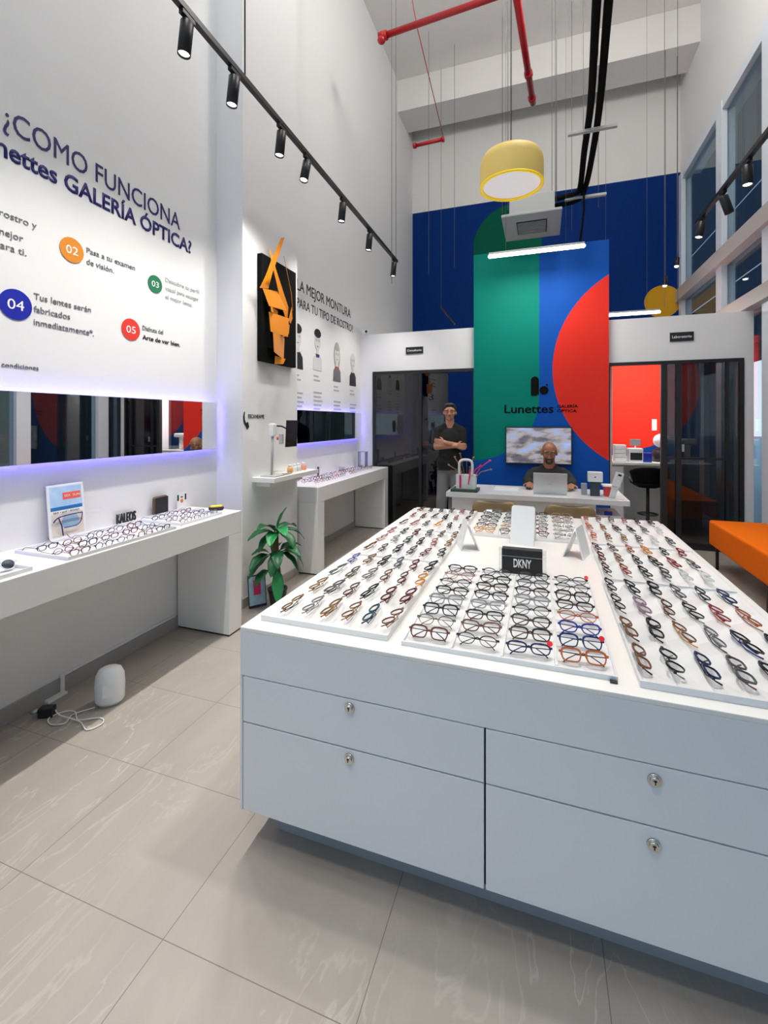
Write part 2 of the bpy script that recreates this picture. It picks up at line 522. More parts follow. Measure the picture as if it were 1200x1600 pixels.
# ------------------------------------------------------------ lettering helper
def lettering(name, s, origin, face, width, cap, m, bold=0.0, align='L', thick=0.002, parent=None, shear=0, rise=0):
    """flat cut letters; face 'E' reads along +Y and faces +X, 'S' reads along +X and faces -Y.
    origin is the left (or right / centre) end of the baseline; width and capital height in metres."""
    cu = bpy.data.curves.new(name, 'FONT')
    cu.body = s
    cu.size = 1
    cu.offset = bold
    cu.shear = shear
    cu.resolution_u = 3
    t = bpy.data.objects.new(name, cu)
    COL.objects.link(t)
    dg = bpy.context.evaluated_depsgraph_get()
    me = bpy.data.meshes.new_from_object(t.evaluated_get(dg))
    bpy.data.objects.remove(t)
    xs = [v.co.x for v in me.vertices]
    x0, x1 = min(xs), max(xs)
    sx = width / (x1 - x0)
    sy = cap / 0.70
    sh = {'L': 0, 'R': width, 'C': width / 2}[align]
    bm = bmesh.new()
    bm.from_mesh(me)
    bpy.data.meshes.remove(me)
    ext = bmesh.ops.extrude_face_region(bm, geom=list(bm.faces))
    for v in [e for e in ext['geom'] if isinstance(e, bmesh.types.BMVert)]:
        v.co.z += 1
    for v in bm.verts:
        u, w, d = (v.co.x - x0) * sx - sh, v.co.y * sy, v.co.z * thick
        if face == 'E': v.co = Vector((origin[0] + d, origin[1] + u, origin[2] + w + rise * (2.8 - origin[1] - u)))
        else: v.co = Vector((origin[0] + u, origin[1] - d, origin[2] + w))
    bmesh.ops.recalc_face_normals(bm, faces=bm.faces)
    b = MB()
    b.add(bm)
    return b.build(name, m, parent)

def disc_x(b, x, y, z, r, th=0.003, seg=36):
    b.cone((x, y, z), (x + th, y, z), r, r, seg=seg, smooth=False)
    return b

# ------------------------------------------------------------ left wall: title, steps, mirror
WX = XL + .001
tag(lettering('wall_lettering', '¿COMO FUNCIONA', (WX, 1.555, 3.00), 'E', 1.20, 0.118, M['navyink'], 0.0, rise=.04), 'large navy capitals ¿COMO FUNCIONA, upper title line on left wall', 'lettering')
tag(lettering('wall_lettering', 'Lunettes GALERÍA ÓPTICA?', (WX, 2.875, 2.865), 'E', 1.475, 0.096, M['navyink'], 0.022, 'R', rise=.03), 'bold navy lettering GALERÍA ÓPTICA?, second title line on left wall', 'lettering')
def step(y, z, r, c, num, txt, ty, tw, th, lab, first_bold=None, bolds=(), ink='greyink'):
    o = thing('numbered_disc', lab[0], 'wall sign', (WX, y, z - r), 'numbered step discs on the left wall')
    cm = mat('disc_' + num, c, 0.5)
    disc_x(MB(), WX, y, z, r).build('disc', cm, o)
    lettering('numeral', num, (WX + .003, y, z - r * .33), 'E', r * 1.0, r * .66, M['whiteink'], 0.0, 'C', 0.001, o)
    lettering_block(txt, ty, z, tw, th, lab[1], bolds, ink)
def lettering_block(txt, ty, z, tw, th, lab, bolds=(), ink='greyink'):
    n = len(txt)
    root = thing('wall_caption', lab, 'lettering', (WX, ty, z - n * th), 'printed captions on the left wall')
    for i, (s, w) in enumerate(txt):
        lettering('caption_line', s, (WX, ty, z + th * (n / 2 - i) - th * .75), 'E', w, th * .5, M['blackink' if i in bolds else ink], 0.012 if i in bolds else 0.0, parent=root)
step(1.914, 2.551, .072, (0.72, 0.25, 0.012), '02', (('Pasa a tu examen', .345), ('de visión.', .185)), 2.005, 0, .068,
     ('orange disc with white 02 beneath the navy title', 'small grey caption Pasa a tu examen beside the orange disc'))
step(2.52, 2.524, .062, (0.0, 0.17, 0.065), '03', (('Descubre tu perfil', .345), ('visual para escoger', .34), ('el mejor lente.', .27)), 2.615, 0, .062,
     ('green disc with white 03, rightmost of the disc signs', 'three-line grey caption Descubre tu perfil beside the green disc'), ink='paleink')
step(1.613, 2.159, .080, (0.0, 0.01, 0.36), '04', (('Tus lentes serán', .33), ('fabricados', .20), ('inmediatamente*.', .35)), 1.703, 0, .070,
     ('royal blue disc with white 04 at the photo edge', 'three-line grey caption Tus lentes serán beside the blue disc'))
step(2.318, 2.163, .072, (0.75, 0.035, 0.02), '05', (('Disfruta del', .18), ('Arte de ver bien.', .345)), 2.412, 0, .064,
     ('red disc with white 05, lowest of the disc signs', 'grey and bold caption Arte de ver bien beside the red disc'), bolds=(1,))
root = thing('wall_caption', 'grey three-line caption tu rostro y mejor para ti, cut by left photo edge', 'lettering', (WX, 1.5, 2.42), 'printed captions on the left wall')
for s, yr, z, w in (('Analiza tu rostro y', 1.718, 2.595, .42), ('escoge la mejor', 1.65, 2.50, .34), ('montura para ti.', 1.666, 2.43, .36)):
    lettering('caption_line', s, (WX, yr, z), 'E', w, .036, M['greyink'], 0, 'R', parent=root)
root = thing('wall_caption', 'tiny grey line y condiciones above the long mirror', 'lettering', (WX, 1.6, 1.82), 'printed captions on the left wall')
lettering('caption_line', '*Aplican términos y condiciones', (WX, 1.728, 1.828), 'E', .50, .024, M['greyink'], 0, 'R', parent=root)

def led_mirror(y0, y1, z0, z1, label):
    o = thing('wall_mirror', label, 'mirror', (XL, (y0 + y1) / 2, z0), 'long backlit mirrors on the left wall')
    MB().box(XL, XL + .035, y0 + .04, y1 - .04, z0 + .04, z1 - .04).build('mounting_box', M['whiteplastic'], o)
    MB().box(XL + .035, XL + .052, y0, y1, z0, z1).build('mirror_backing', M['whiteplastic'], o)
    MB().box(XL + .0521, XL + .055, y0 + .002, y1 - .002, z0 + .002, z1 - .002).build('mirror_glass', M['mirror'], o)
    MB().box(XL + .012, XL + .022, y0 + .03, y1 - .03, z1 - .04, z1 - .028).box(XL + .012, XL + .022, y0 + .03, y1 - .03, z0 + .028, z0 + .04) \
        .box(XL + .012, XL + .022, y1 - .04, y1 - .028, z0 + .04, z1 - .04).box(XL + .012, XL + .022, y0 + .028, y0 + .04, z0 + .04, z1 - .04).build('led_strip', M['violet'], o)
led_mirror(0.45, 3.11, 1.322, 1.704, 'long frameless mirror with violet glow above the near display table')
led_mirror(4.30, 6.30, 1.30, 1.675, 'long dark-looking mirror with violet glow above the far display table')

# recess lettering and drawn faces
tag(lettering('wall_lettering', 'LA MEJOR MONTURA', (WX, 4.50, 3.03), 'E', 1.52, .125, M['blackink'], 0.0), 'black capitals LA MEJOR MONTURA above the drawn faces', 'lettering')
tag(lettering('wall_lettering', 'PARA TU TIPO DE ROSTRO?', (WX, 4.50, 2.84), 'E', 1.60, .105, M['blackink'], 0.0), 'black capitals PARA TU TIPO DE ROSTRO, line below LA MEJOR MONTURA', 'lettering')
def avatar(y, z, label, hair, torso, s=1.0, bald=False, long=False, accent=None):
    o = thing('drawn_face', label, 'wall graphic', (WX, y, z - .5), 'drawn faces on the recess wall')
    def el(cy, cz, ry, rz, x0, th=.0015, n=22, a0=0, a1=360):
        return [(cy + ry * math.cos(R(a0 + (a1 - a0) * i / n)), cz + rz * math.sin(R(a0 + (a1 - a0) * i / n))) for i in range(n if a1 - a0 == 360 else n + 1)]
    P = lambda poly, a, b, nm, m: MB().prism(poly, 'X', WX + a, WX + b).build(nm, m, o)
    if long: P(el(y, z - .02, .10, .19, 0), 0, .001, 'hair', hair)
    P([(y - .12, z - .36), (y - .11, z - .22), (y - .05, z - .16), (y + .05, z - .16), (y + .11, z - .22), (y + .12, z - .36)], .001, .002, 'torso', torso)
    P([(y - .035, z - .17), (y + .035, z - .17), (y + .03, z - .07), (y - .03, z - .07)], .002, .003, 'neck', M['facepaper'])
    P(el(y, z, .075, .115, 0), .003, .004, 'face', M['facepaper'])
    b = MB(); 
    b.prism(el(y - .03, z + .01, .022, .02, 0, n=12), 'X', WX + .004, WX + .0045); b.prism(el(y + .03, z + .01, .022, .02, 0, n=12), 'X', WX + .004, WX + .0045)
    b.build('spectacles', M['paleink'], o)
    P(el(y, z - .065, .02, .006, 0, n=10), .004, .005, 'mouth', accent or M['greyink'])
    if not bald and not long: P(el(y, z + .095, .086, .055, 0, n=20), .0045, .0055, 'hair', hair)
    if long: P(el(y, z + .085, .07, .04, 0, n=16), .0045, .0055, 'fringe', hair)
    if accent: P([(y - .05, z - .16), (y + .05, z - .16), (y + .04, z - .20), (y - .04, z - .20)], .002, .003, 'collar', accent)
    for i, w in enumerate((.13, .17, 0, 0, .22, .19, .23, .20, .17)):
        if w: MB().box(WX, WX + .001, y - .1, y - .1 + w, z - .44 - i * .05, z - .422 - i * .05).build('caption_line', M['paleink'], o)
M['facepaper'] = mat('face_paper', (0.66, 0.65, 0.64), 0.7)
M['palehair'] = mat('pale_hair', (0.42, 0.40, 0.38), 0.7)
M['bluecollar'] = mat('blue_collar', (0.02, 0.07, 0.25), 0.6)
M['redcollar'] = mat('red_collar', (0.55, 0.08, 0.04), 0.6)
avatar(4.52, 2.50, 'drawn face half hidden behind the pilaster edge, black hair and jacket', M['blackink'], M['blackink'])
avatar(5.00, 2.53, 'drawn face with tall black hair and pale shirt on recess wall', M['blackink'], M['facepaper'], accent=M['bluecollar'])
avatar(5.56, 2.44, 'drawn face with long pale hair and red collar on recess wall', M['palehair'], M['greyink'], long=True, accent=M['redcollar'])
avatar(6.10, 2.42, 'drawn bald face in black jacket, last of the drawn faces', M['palehair'], M['blackink'], bald=True)

# pilaster: arrow, small word, art piece
PX = -2.34
tag(lettering('wall_lettering', 'ESCANEAME', (PX + .001, 3.245, 1.575), 'E', .235, .033, M['blackink'], 0.0), 'small black word ESCANEAME on the pilaster', 'lettering')
b = MB()
arc = [(3.195, 1.625), (3.185, 1.59), (3.19, 1.555), (3.205, 1.53), (3.225, 1.515)]
outer = [(y - .012, z) for y, z in arc]
poly = [(3.20, 1.63)] + [(y - .006 - .010 * i / 4, z - .002 * i) for i, (y, z) in enumerate(arc)] + [(3.232, 1.478), (3.258, 1.502), (3.243, 1.545)] + [(y + .010, z + .004) for y, z in reversed(arc[1:4])]
b.prism(poly, 'X', PX + .001, PX + .003)
tag(b.build('arrow_decal', M['blackink']), 'black curved arrow pointing down beside the word on the pilaster', 'arrow')
art = thing('wall_artwork', 'black panel with folded amber metal ribbon hung on the pilaster', 'artwork', (PX, 3.67, 2.08))
MB().box(PX, PX + .05, 3.375, 3.95, 2.075, 3.01, .003).build('black_panel', M['blackmatte'], art)
polys = [([(3.581, 3.21), (3.619, 3.222), (3.508, 2.942), (3.477, 2.876), (3.427, 2.709), (3.33, 2.693), (3.398, 2.818), (3.457, 2.96)], .07, 'M'),
 ([(3.293, 2.994), (3.321, 2.996), (3.467, 2.873), (3.781, 2.63), (3.746, 2.466), (3.613, 2.591), (3.417, 2.835)], .13, 'M'),
 ([(3.344, 2.691), (3.518, 2.705), (3.635, 2.555), (3.417, 2.555)], .10, 'M'),
 ([(3.417, 2.555), (3.624, 2.552), (3.613, 2.509), (3.427, 2.507)], .065, 'M'),
 ([(3.427, 2.507), (3.668, 2.497), (3.656, 2.323), (3.447, 2.338)], .11, 'M'),
 ([(3.781, 2.63), (3.804, 2.526), (3.746, 2.466), (3.701, 2.492)], .10, 'M'),
 ([(3.668, 2.497), (3.746, 2.454), (3.735, 2.367), (3.656, 2.318)], .07, 'M'),
 ([(3.388, 2.349), (3.679, 2.315), (3.656, 2.117), (3.417, 2.153)], .12, 'M'),
 ([(3.528, 2.135), (3.656, 2.123), (3.624, 2.072), (3.522, 2.06)], .08, 'M')]
for k, (pl, dx, _) in enumerate(polys):
    bb = bmesh.new()
    cy = sum(p[0] for p in pl) / len(pl)
    A = [bb.verts.new((PX + .05 + dx * .55 + (y - cy) * (0.22 if k % 2 == 0 else -0.22), y, z)) for y, z in pl]
    B_ = [bb.verts.new((v.co.x + .003, v.co.y, v.co.z)) for v in A]
    bb.faces.new(A); bb.faces.new(list(reversed(B_)))
    for i in range(len(A)):
        bb.faces.new([A[(i + 1) % len(A)], A[i], B_[i], B_[(i + 1) % len(A)]])
    bmesh.ops.recalc_face_normals(bb, faces=bb.faces)
    b = MB(); b.add(bb)
    b.build('ribbon_fold', M['amber'], art)
MB().tube([(PX + .08, 3.679, 3.083), (PX + .08, 3.746, 2.923), (PX + .10, 3.781, 2.752), (PX + .10, 3.804, 2.6)], .003).build('wire', M['amber'], art)
MB().box(PX + .049, PX + .075, 3.45, 3.62, 2.2, 2.6).build('ribbon_bracket', M['blackmatte'], art)

# shelf on the pilaster with tablet stand
sh = thing('wall_shelf', 'white floating shelf on the pilaster holding the tablet stand', 'shelf', (PX, 3.65, 1.03))
MB().box(PX, -2.12, 3.30, 4.10, 1.028, 1.068, .002).build('shelf_board', M['lacq'], sh)
MB().box(PX, -2.20, 3.36, 3.92, .985, 1.028, .002).build('shelf_bracket', M['lacq'], sh)
ts = thing('tablet_stand', 'pale grey upright arm stand on the pilaster shelf', 'stand', (-2.23, 3.43, 1.068))
MB().box(-2.30, -2.15, 3.36, 3.52, 1.068, 1.08, .004).build('foot_plate', M['greyplastic'], ts)
MB().cone((-2.23, 3.43, 1.08), (-2.20, 3.40, 1.44), .011, .011).build('pole', M['greyplastic'], ts)
MB().box(-2.225, -2.175, 3.37, 3.43, 1.42, 1.53, .012).build('pole_head', M['whiteplastic'], ts)
MB().tube([(-2.19, 3.42, 1.51), (-2.16, 3.48, 1.505), (-2.132, 3.56, 1.47)], .007).build('arm', M['black'], ts)
MB().box(-2.165, -2.135, 3.44, 3.475, 1.35, 1.44, .005).build('clamp', M['greyplastic'], ts)
M0 = Matrix.Translation((-2.12, 3.57, 1.32)) @ Matrix.Rotation(R(85), 4, 'Z') @ Matrix.Rotation(R(3), 4, 'X')
tb = thing('tablet', 'black tablet screen held upright on the arm stand', 'tablet', (-2.12, 3.545, 1.32))
MB().box(-.085, .085, -.004, .004, 0, .238, .004, M=M0).build('tablet_body', M['black'], tb)
MB().box(-.079, .079, -.0045, -.004, .008, .23, M=M0).build('screen', M['screen'], tb)
MB().ball((-2.17, 3.43, 1.40), (.008, .010, .016)).build('red_knob', M['red_card'], ts)
sb = MB().box(-2.31, -2.16, 3.54, 3.66, 1.068, 1.094, .003).build('sample_box', glass_mat('clear_acrylic', (.93, .95, .95), .08))
tag(sb, 'clear acrylic box lying on the pilaster shelf', 'box')
for y, c, l in ((3.72, (0.85, 0.45, 0.15), 'small amber bottle on the pilaster shelf'), (3.80, (0.72, 0.72, 0.74), 'small frosted jar on the pilaster shelf beside amber bottle'), (3.88, (0.62, 0.66, 0.68), 'small greyish jar in middle of the pilaster shelf'), (3.98, (0.80, 0.30, 0.20), 'small coral jar at far end of the pilaster shelf')):
    j = thing('small_jar', l, 'jar', (-2.22, y, 1.068), 'little jars on the pilaster shelf')
    MB().lathe([(.022, 0), (.026, .004), (.026, .045), (.016, .055)], (-2.22, y, 1.068), 16).build('jar_body', mat('jar_tint', c, .3), j)
    MB().lathe([(.017, .055), (.017, .072), (.014, .075)], (-2.22, y, 1.068), 16).build('jar_lid', M['whiteplastic'], j)

# ------------------------------------------------------------ the two wall display tables
TX, TT = -2.12, .882
def wall_table(y0, y1, legs, label):
    o = thing('display_table', label, 'table', (TX - .24, (y0 + y1) / 2, 0), 'white wall display tables')
    MB().box(XL + .0005, TX, y0, y1, TT - .155, TT, .003).build('table_top', M['lacq'], o)
    for a, b in legs:
        MB().box(XL + .0155, TX, a, b, .012, TT - .156, .003).build('leg', M['lacq'], o)
        MB().box(XL + .02, TX - .006, a + .006, b - .006, 0, .012).build('leg_foot', M['gap'], o)
    return o
wall_table(-0.6, 2.862, ((-0.6, -0.46), (2.718, 2.862)), 'long white display table against the left wall, nearest camera')
wall_table(4.09, 6.29, ((4.09, 4.23), (6.15, 6.29)), 'white display table in the recess beyond the pilaster')

# ------------------------------------------------------------ central island
IX0, IX1, IY0, IY1, IT = -1.04, .835, 1.395, 3.80, .80
isl = thing('display_island', 'large white display island with lockable drawers in the middle', 'display counter', (-.1, 2.6, 0))
MB().box(IX0, IX1, IY0, IY1, .625, .785, .0015).build('upper_apron', M['island'], isl)
MB().box(IX0, IX1, IY0, IY1, .785, IT, .003).build('top_panel', M['itop'], isl)
MB().box(IX0, IX1, IY0 + .022, IY1, .135, .624).box(IX0, IX0 + .010, IY0, IY0 + .03, .135, .624).build('carcass', M['island'], isl)
MB().box(IX0 + .012, IX1 - .004, IY0 + .016, IY0 + .023, .137, .6245).build('shadow_gap', M['gap'], isl)
MB().box(IX0 + .09, IX1 - .09, IY0 + .105, IY1 - .09, 0, .135).build('plinth', M['plinth'], isl)
def drawer(x0, x1, z0, z1, kx, kz, lab=None):
    d = MB().box(x0, x1, IY0, IY0 + .019, z0, z1, .0012).build('drawer_front', M['island'], isl)
    k = MB().cone((kx, IY0, kz), (kx, IY0 - .006, kz), .0175, .0165, 24).cone((kx, IY0 - .006, kz), (kx, IY0 - .012, kz), .0125, .0115, 24).build('lock', M['chrome'], d)
    MB().box(kx - .0015, kx + .0015, IY0 - .0126, IY0 - .0119, kz - .006, kz + .006).box(kx - .004, kx + .004, IY0 - .0126, IY0 - .0119, kz + .002, kz + .006).build('keyhole', M['black'], d)
drawer(IX0 + .013, -.165, .4585, .6215, -.605, .594)
drawer(IX0 + .013, -.165, .137, .4535, -.607, .424)
drawer(-.159, IX1 - .005, .4585, .6215, .287, .584)
drawer(-.159, IX1 - .005, .137, .4535, .285, .409)

# ------------------------------------------------------------ trays
def grid_tray(x0, x1, y0, y1, nx, ny, zb, name, label, group):
    """white moulded tray of faceted cells"""
    o = thing(name, label, 'tray', ((x0 + x1) / 2, (y0 + y1) / 2, zb), group)
    MB().box(x0, x1, y0, y0 + .006, zb, zb + .020, .001).box(x0, x1, y1 - .006, y1, zb, zb + .020, .001) \
        .box(x0, x0 + .006, y0 + .006, y1 - .006, zb, zb + .020, .001).box(x1 - .006, x1, y0 + .006, y1 - .006, zb, zb + .020, .001).build('tray_rim', M['trayrim'], o)
    b = MB()
    a0, a1, b0, b1 = x0 + .006, x1 - .006, y0 + .006, y1 - .006
    t = bmesh.new()
    NX, NY = nx * 2, ny * 2
    V = []
    for i in range(NX + 1):
        row = []
        for j in range(NY + 1):
            h = .002 + (.019 if i % 2 == 0 else 0) + (.012 if j % 2 == 0 else 0)
            if i in (0, NX) or j in (0, NY): h = min(h, .019)
            row.append(t.verts.new((a0 + (a1 - a0) * i / NX, b0 + (b1 - b0) * j / NY, zb + h)))
        V.append(row)
    for i in range(0, NX, 2):
        for j in range(0, NY, 2):
            ring = [V[i][j], V[i + 1][j], V[i + 2][j], V[i + 2][j + 1], V[i + 2][j + 2], V[i + 1][j + 2], V[i][j + 2], V[i][j + 1]]
            c = V[i + 1][j + 1]
            for k in range(8):
                t.faces.new([ring[k], ring[(k + 1) % 8], c])
    b.add(t)
    b.box(a0, a1, b0, b1, zb, zb + .001)
    b.build('cell_insert', M['tray'], o)
    return o
def row_tray(x0, x1, y0, y1, nc, nr, zb, label, group):
    o = thing('eyewear_tray', label, 'tray', ((x0 + x1) / 2, (y0 + y1) / 2, zb), group)
    MB().box(x0, x1, y0, y0 + .006, zb, zb + .015, .001).box(x0, x1, y1 - .006, y1, zb, zb + .015, .001) \
        .box(x0, x0 + .006, y0 + .006, y1 - .006, zb, zb + .015, .001).box(x1 - .006, x1, y0 + .006, y1 - .006, zb, zb + .015, .001).build('tray_rim', M['trayrim'], o)
    b = MB().box(x0 + .006, x1 - .006, y0 + .006, y1 - .006, zb, zb + .003)
    p = (y1 - y0 - .012) / nr
    for r in range(nr):
        ya = y0 + .006 + p * r
        b.prism([(ya, zb + .003), (ya + p * .85, zb + .012), (ya + p, zb + .003)], 'X', x0 + .006, x1 - .006)
    b.build('step_insert', M['tray'], o)
    w = (x1 - x0 - .012) / nc
    b = MB()
    for c in range(1, nc):
        b.box(x0 + .006 + w * c - .004, x0 + .006 + w * c + .004, y0 + .006, y1 - .006, zb, zb + .017, .001)
    b.build('divider', M['tray'], o)
    return o
GT = 'display trays on the island top'
TA = (-1.0, -.495, 1.465, 2.295); TB = (-1.0, -.495, 2.315, 2.94); TCc = (-1.0, -.495, 2.96, 3.735)
TE = (-.445, .208, 1.455, 2.27); TD = (-.445, .225, 3.0, 3.78)
TH = (.262, .785, 1.445, 2.31); TG = (.275, .79, 2.33, 2.955); TF = (.285, .80, 2.975, 3.785)
grid_tray(*TA, 6, 4, IT, 'eyewear_tray', 'white faceted tray of four rows at near left of island', GT)
grid_tray(*TB, 6, 3, IT, 'eyewear_tray', 'white faceted tray halfway along left side of island', GT)
grid_tray(*TCc, 6, 3, IT, 'eyewear_tray', 'white faceted tray at far left corner of island', GT)
grid_tray(*TH, 6, 4, IT, 'eyewear_tray', 'white faceted tray of four rows at near right of island', GT)
grid_tray(*TG, 6, 3, IT, 'eyewear_tray', 'white faceted tray halfway along right side of island', GT)
grid_tray(*TF, 6, 3, IT, 'eyewear_tray', 'white faceted tray at far right corner of island', GT)
row_tray(*TE, 4, 8, IT, 'white stepped tray of four columns in front of the black name sign', GT)
row_tray(*TD, 4, 6, IT, 'white stepped tray of four columns at far end of island', GT)

# ------------------------------------------------------------ eyeglasses
FR = {}
def fm(name, c, rough=.22, metal=0):
    FR[name] = mat('frame_' + name, c, rough, metal)
fm('black', (0.006, 0.006, 0.008)); fm('tortoise', (0.13, 0.035, 0.012)); fm('dark red', (0.12, 0.006, 0.010)); fm('clear grey', (0.26, 0.26, 0.27), .15)
fm('gold', (0.34, 0.19, 0.06), .25, .5); fm('silver', (0.22, 0.22, 0.23), .3, .5); fm('brown', (0.20, 0.08, 0.03)); fm('amber', (0.70, 0.28, 0.02)); fm('navy', (0.005, 0.012, 0.07))
fm('blue', (0.005, 0.03, 0.27)); fm('pink', (0.38, 0.15, 0.13)); fm('olive', (0.10, 0.09, 0.035)); fm('grey', (0.09, 0.09, 0.095)); fm('red', (0.30, 0.008, 0.014)); fm('orange-brown', (0.42, 0.10, 0.015))
fm('purple', (0.10, 0.08, 0.30)); fm('white', (0.75, 0.75, 0.74)); fm('mauve', (0.35, 0.22, 0.28)); fm('teal', (0.01, 0.08, 0.09)); fm('yellow', (0.8, 0.62, 0.02))
LENS = glass_mat('clear_lens', (0.97, 0.975, 0.98), 0.02, k=0.12)
LENSD = glass_mat('smoke_lens', (0.35, 0.38, 0.42), 0.04)
STICK = mat('red_sticker', (0.9, 0.01, 0.02), .5)
SHAPES = {'rectangular': (.0272, .0148, 3.2, .0022), 'square': (.0264, .0180, 3.5, .0024), 'round': (.0240, .0200, 2.0, .0013), 'cat-eye': (.0270, .0166, 2.6, .0023), 'oval': (.0262, .0162, 2.2, .0012)}
def outline(a, b, n, shape, sgn, N=20):
    pts = []
    for i in range(N):
        th = 2 * math.pi * i / N
        c, s_ = math.cos(th), math.sin(th)
        x = a * math.copysign(abs(c) ** (2 / n), c)
        z = b * math.copysign(abs(s_) ** (2 / n), s_)
        if shape == 'cat-eye': z += .004 * max(0, sgn * x / a) * (1 if z > 0 else .3)
        if z < 0: x *= .93
        pts.append((x, z))
    return pts
GP = {}
def glasses_meshes(shape, folded):
    key = (shape, folded)
    if key in GP: return GP[key]
    a, b, n, th = SHAPES[shape]
    cx = .0345
    hb = b
    me = {}
    def mesh(bm, nm):
        m_ = bpy.data.meshes.new(nm)
        bm.to_mesh(m_); bm.free()
        m_.materials.append(FR['black'])
        return m_
    B = MB()
    for sg in (-1, 1):
        pts = outline(a, b, n, shape, sg)
        N = len(pts)
        t = bmesh.new()
        rings = []
        for (x, z) in pts:
            l = math.hypot(x, z); tk = th * (1.55 if z > 0 else 1.0); ox, oz = x / l * tk, z / l * tk
            X0, Z0 = x + sg * cx, z + hb
            rings.append([t.verts.new(p) for p in ((X0 - ox * .6, -.0024, Z0 - oz * .6), (X0 + ox, -.0024, Z0 + oz), (X0 + ox, .0018, Z0 + oz), (X0 - ox * .6, .0018, Z0 - oz * .6))])
        for i in range(N):
            p, q = rings[i], rings[(i + 1) % N]
            for k in range(4):
                t.faces.new([p[k], p[(k + 1) % 4], q[(k + 1) % 4], q[k]])
        bmesh.ops.recalc_face_normals(t, faces=t.faces)
        B.add(t)
        B.box(min(sg * (cx + a - .002), sg * .069), max(sg * (cx + a - .002), sg * .069), -.0018, .004, hb + b * .35 - .002, hb + b * .35 + .0045)
    B.tube([(-cx + a + .001, 0, hb + b * .25), (0, -.0015, hb + b * .45), (cx - a - .001, 0, hb + b * .25)], .0014 + th * .35, 6)
    me['f'] = mesh(B.bm, 'front_frame_' + shape)
    for sg in (-1, 1):
        t = bmesh.new()
        pts = outline(a, b, n, shape, sg)
        A = [t.verts.new((x + sg * cx, -.0006, z + hb)) for x, z in pts]
        C_ = [t.verts.new((x + sg * cx, .0006, z + hb)) for x, z in pts]
        t.faces.new(A); t.faces.new(list(reversed(C_)))
        me['l%d' % sg] = mesh(t, 'lens_' + shape)
        me['l%d' % sg].materials[0] = LENS
        T = MB()
        zh = hb + b * .35 + .001
        w = .0011 + th * .25
        if folded:
            off = .005 if sg < 0 else .010
            T.tube([(sg * .068, .002, zh), (sg * .066, off, zh), (sg * -.020, off + .006, zh - .001), (sg * -.045, off + .005, zh - .016), (sg * -.056, off + .004, zh - .026)], [w, w, w, w * 1.2, w * 1.4], 6)
        else:
            T.tube([(sg * .068, .002, zh), (sg * .069, .012, zh), (sg * .066, .095, zh), (sg * .064, .120, zh - .012), (sg * .062, .138, zh - .028)], [w, w, w, w * 1.3, w * 1.5], 6)
        me['t%d' % sg] = mesh(T.bm, 'temple_' + shape)
    GP[key] = me
    return me
NG = [0]
def rest_z(me, rot, size, x, y, floor_h, clear=.0008):
    best = -1
    Rm = rot.to_matrix()
    for m_ in me.values():
        for v in m_.vertices:
            p = Rm @ (v.co * size)
            h = floor_h(x + p.x, y + p.y) - p.z
            if h > best: best = h
    return best + clear
def grid_floor(tr, nx, ny, zb):
    x0, x1, y0, y1 = tr[0] + .006, tr[1] - .006, tr[2] + .006, tr[3] - .006
    def h(x, y):
        if x < x0 or x > x1 or y < y0 or y > y1: return zb + .020
        fx = abs(((x - x0) / (x1 - x0) * nx) % 1 - .5) * 2
        fy = abs(((y - y0) / (y1 - y0) * ny) % 1 - .5) * 2
        return zb + .002 + .019 * fx + .012 * fy
    return h
def row_floor(tr, nc, nr, zb):
    y0, p = tr[2] + .006, (tr[3] - tr[2] - .012) / nr
    x0, w = tr[0] + .006, (tr[1] - tr[0] - .012) / nc
    def h(x, y):
        f = ((y - y0) / p) % 1
        fx = ((x - x0) / w) % 1
        if fx * w < .005 or (1 - fx) * w < .005: return zb + .017
        return zb + .003 + .009 * (f / .85 if f < .85 else (1 - f) / .15)
    return h
def glasses(loc, rot, color, shape, label, group, folded=True, size=1.0, dark=False, temple=None, sticker=False, kind='eyeglasses', floor_h=None):
    me = glasses_meshes(shape, folded)
    fh = floor_h or (lambda x, y: loc[2])
    loc = (loc[0], loc[1], rest_z(me, rot, size, loc[0], loc[1], fh))
    o = bpy.data.objects.new('sunglasses' if dark else kind, None)
    o.empty_display_size = .02
    COL.objects.link(o)
    o.location = loc
    o.rotation_mode = 'QUATERNION'
    o.rotation_quaternion = rot
    o.scale = (size,) * 3
    tag(o, label, 'sunglasses' if dark else 'glasses', group)
    def part(nm, mesh_, mt):
        p = bpy.data.objects.new(nm, mesh_)
        COL.objects.link(p)
        p.parent = o
        p.material_slots[0].link = 'OBJECT'
        p.material_slots[0].material = mt
        return p
    part('front_frame', me['f'], FR[color])
    for sg in (-1, 1):
        part('lens', me['l%d' % sg], LENSD if dark else LENS)
        part('temple', me['t%d' % sg], FR[temple or color])
    if sticker:
        s_ = MB().cone((.062, -.003, .034), (.062, -.004, .034), .0085, .0085, 16, False)
        m_ = bpy.data.meshes.new('price_dot'); s_.bm.to_mesh(m_); s_.bm.free(); m_.materials.append(STICK)
        p = part('price_dot', m_, STICK); p['label'] = 'round red price dot'
    NG[0] += 1
    return o
ORD = ['first', 'second', 'third', 'fourth', 'fifth', 'sixth', 'seventh', 'eighth']
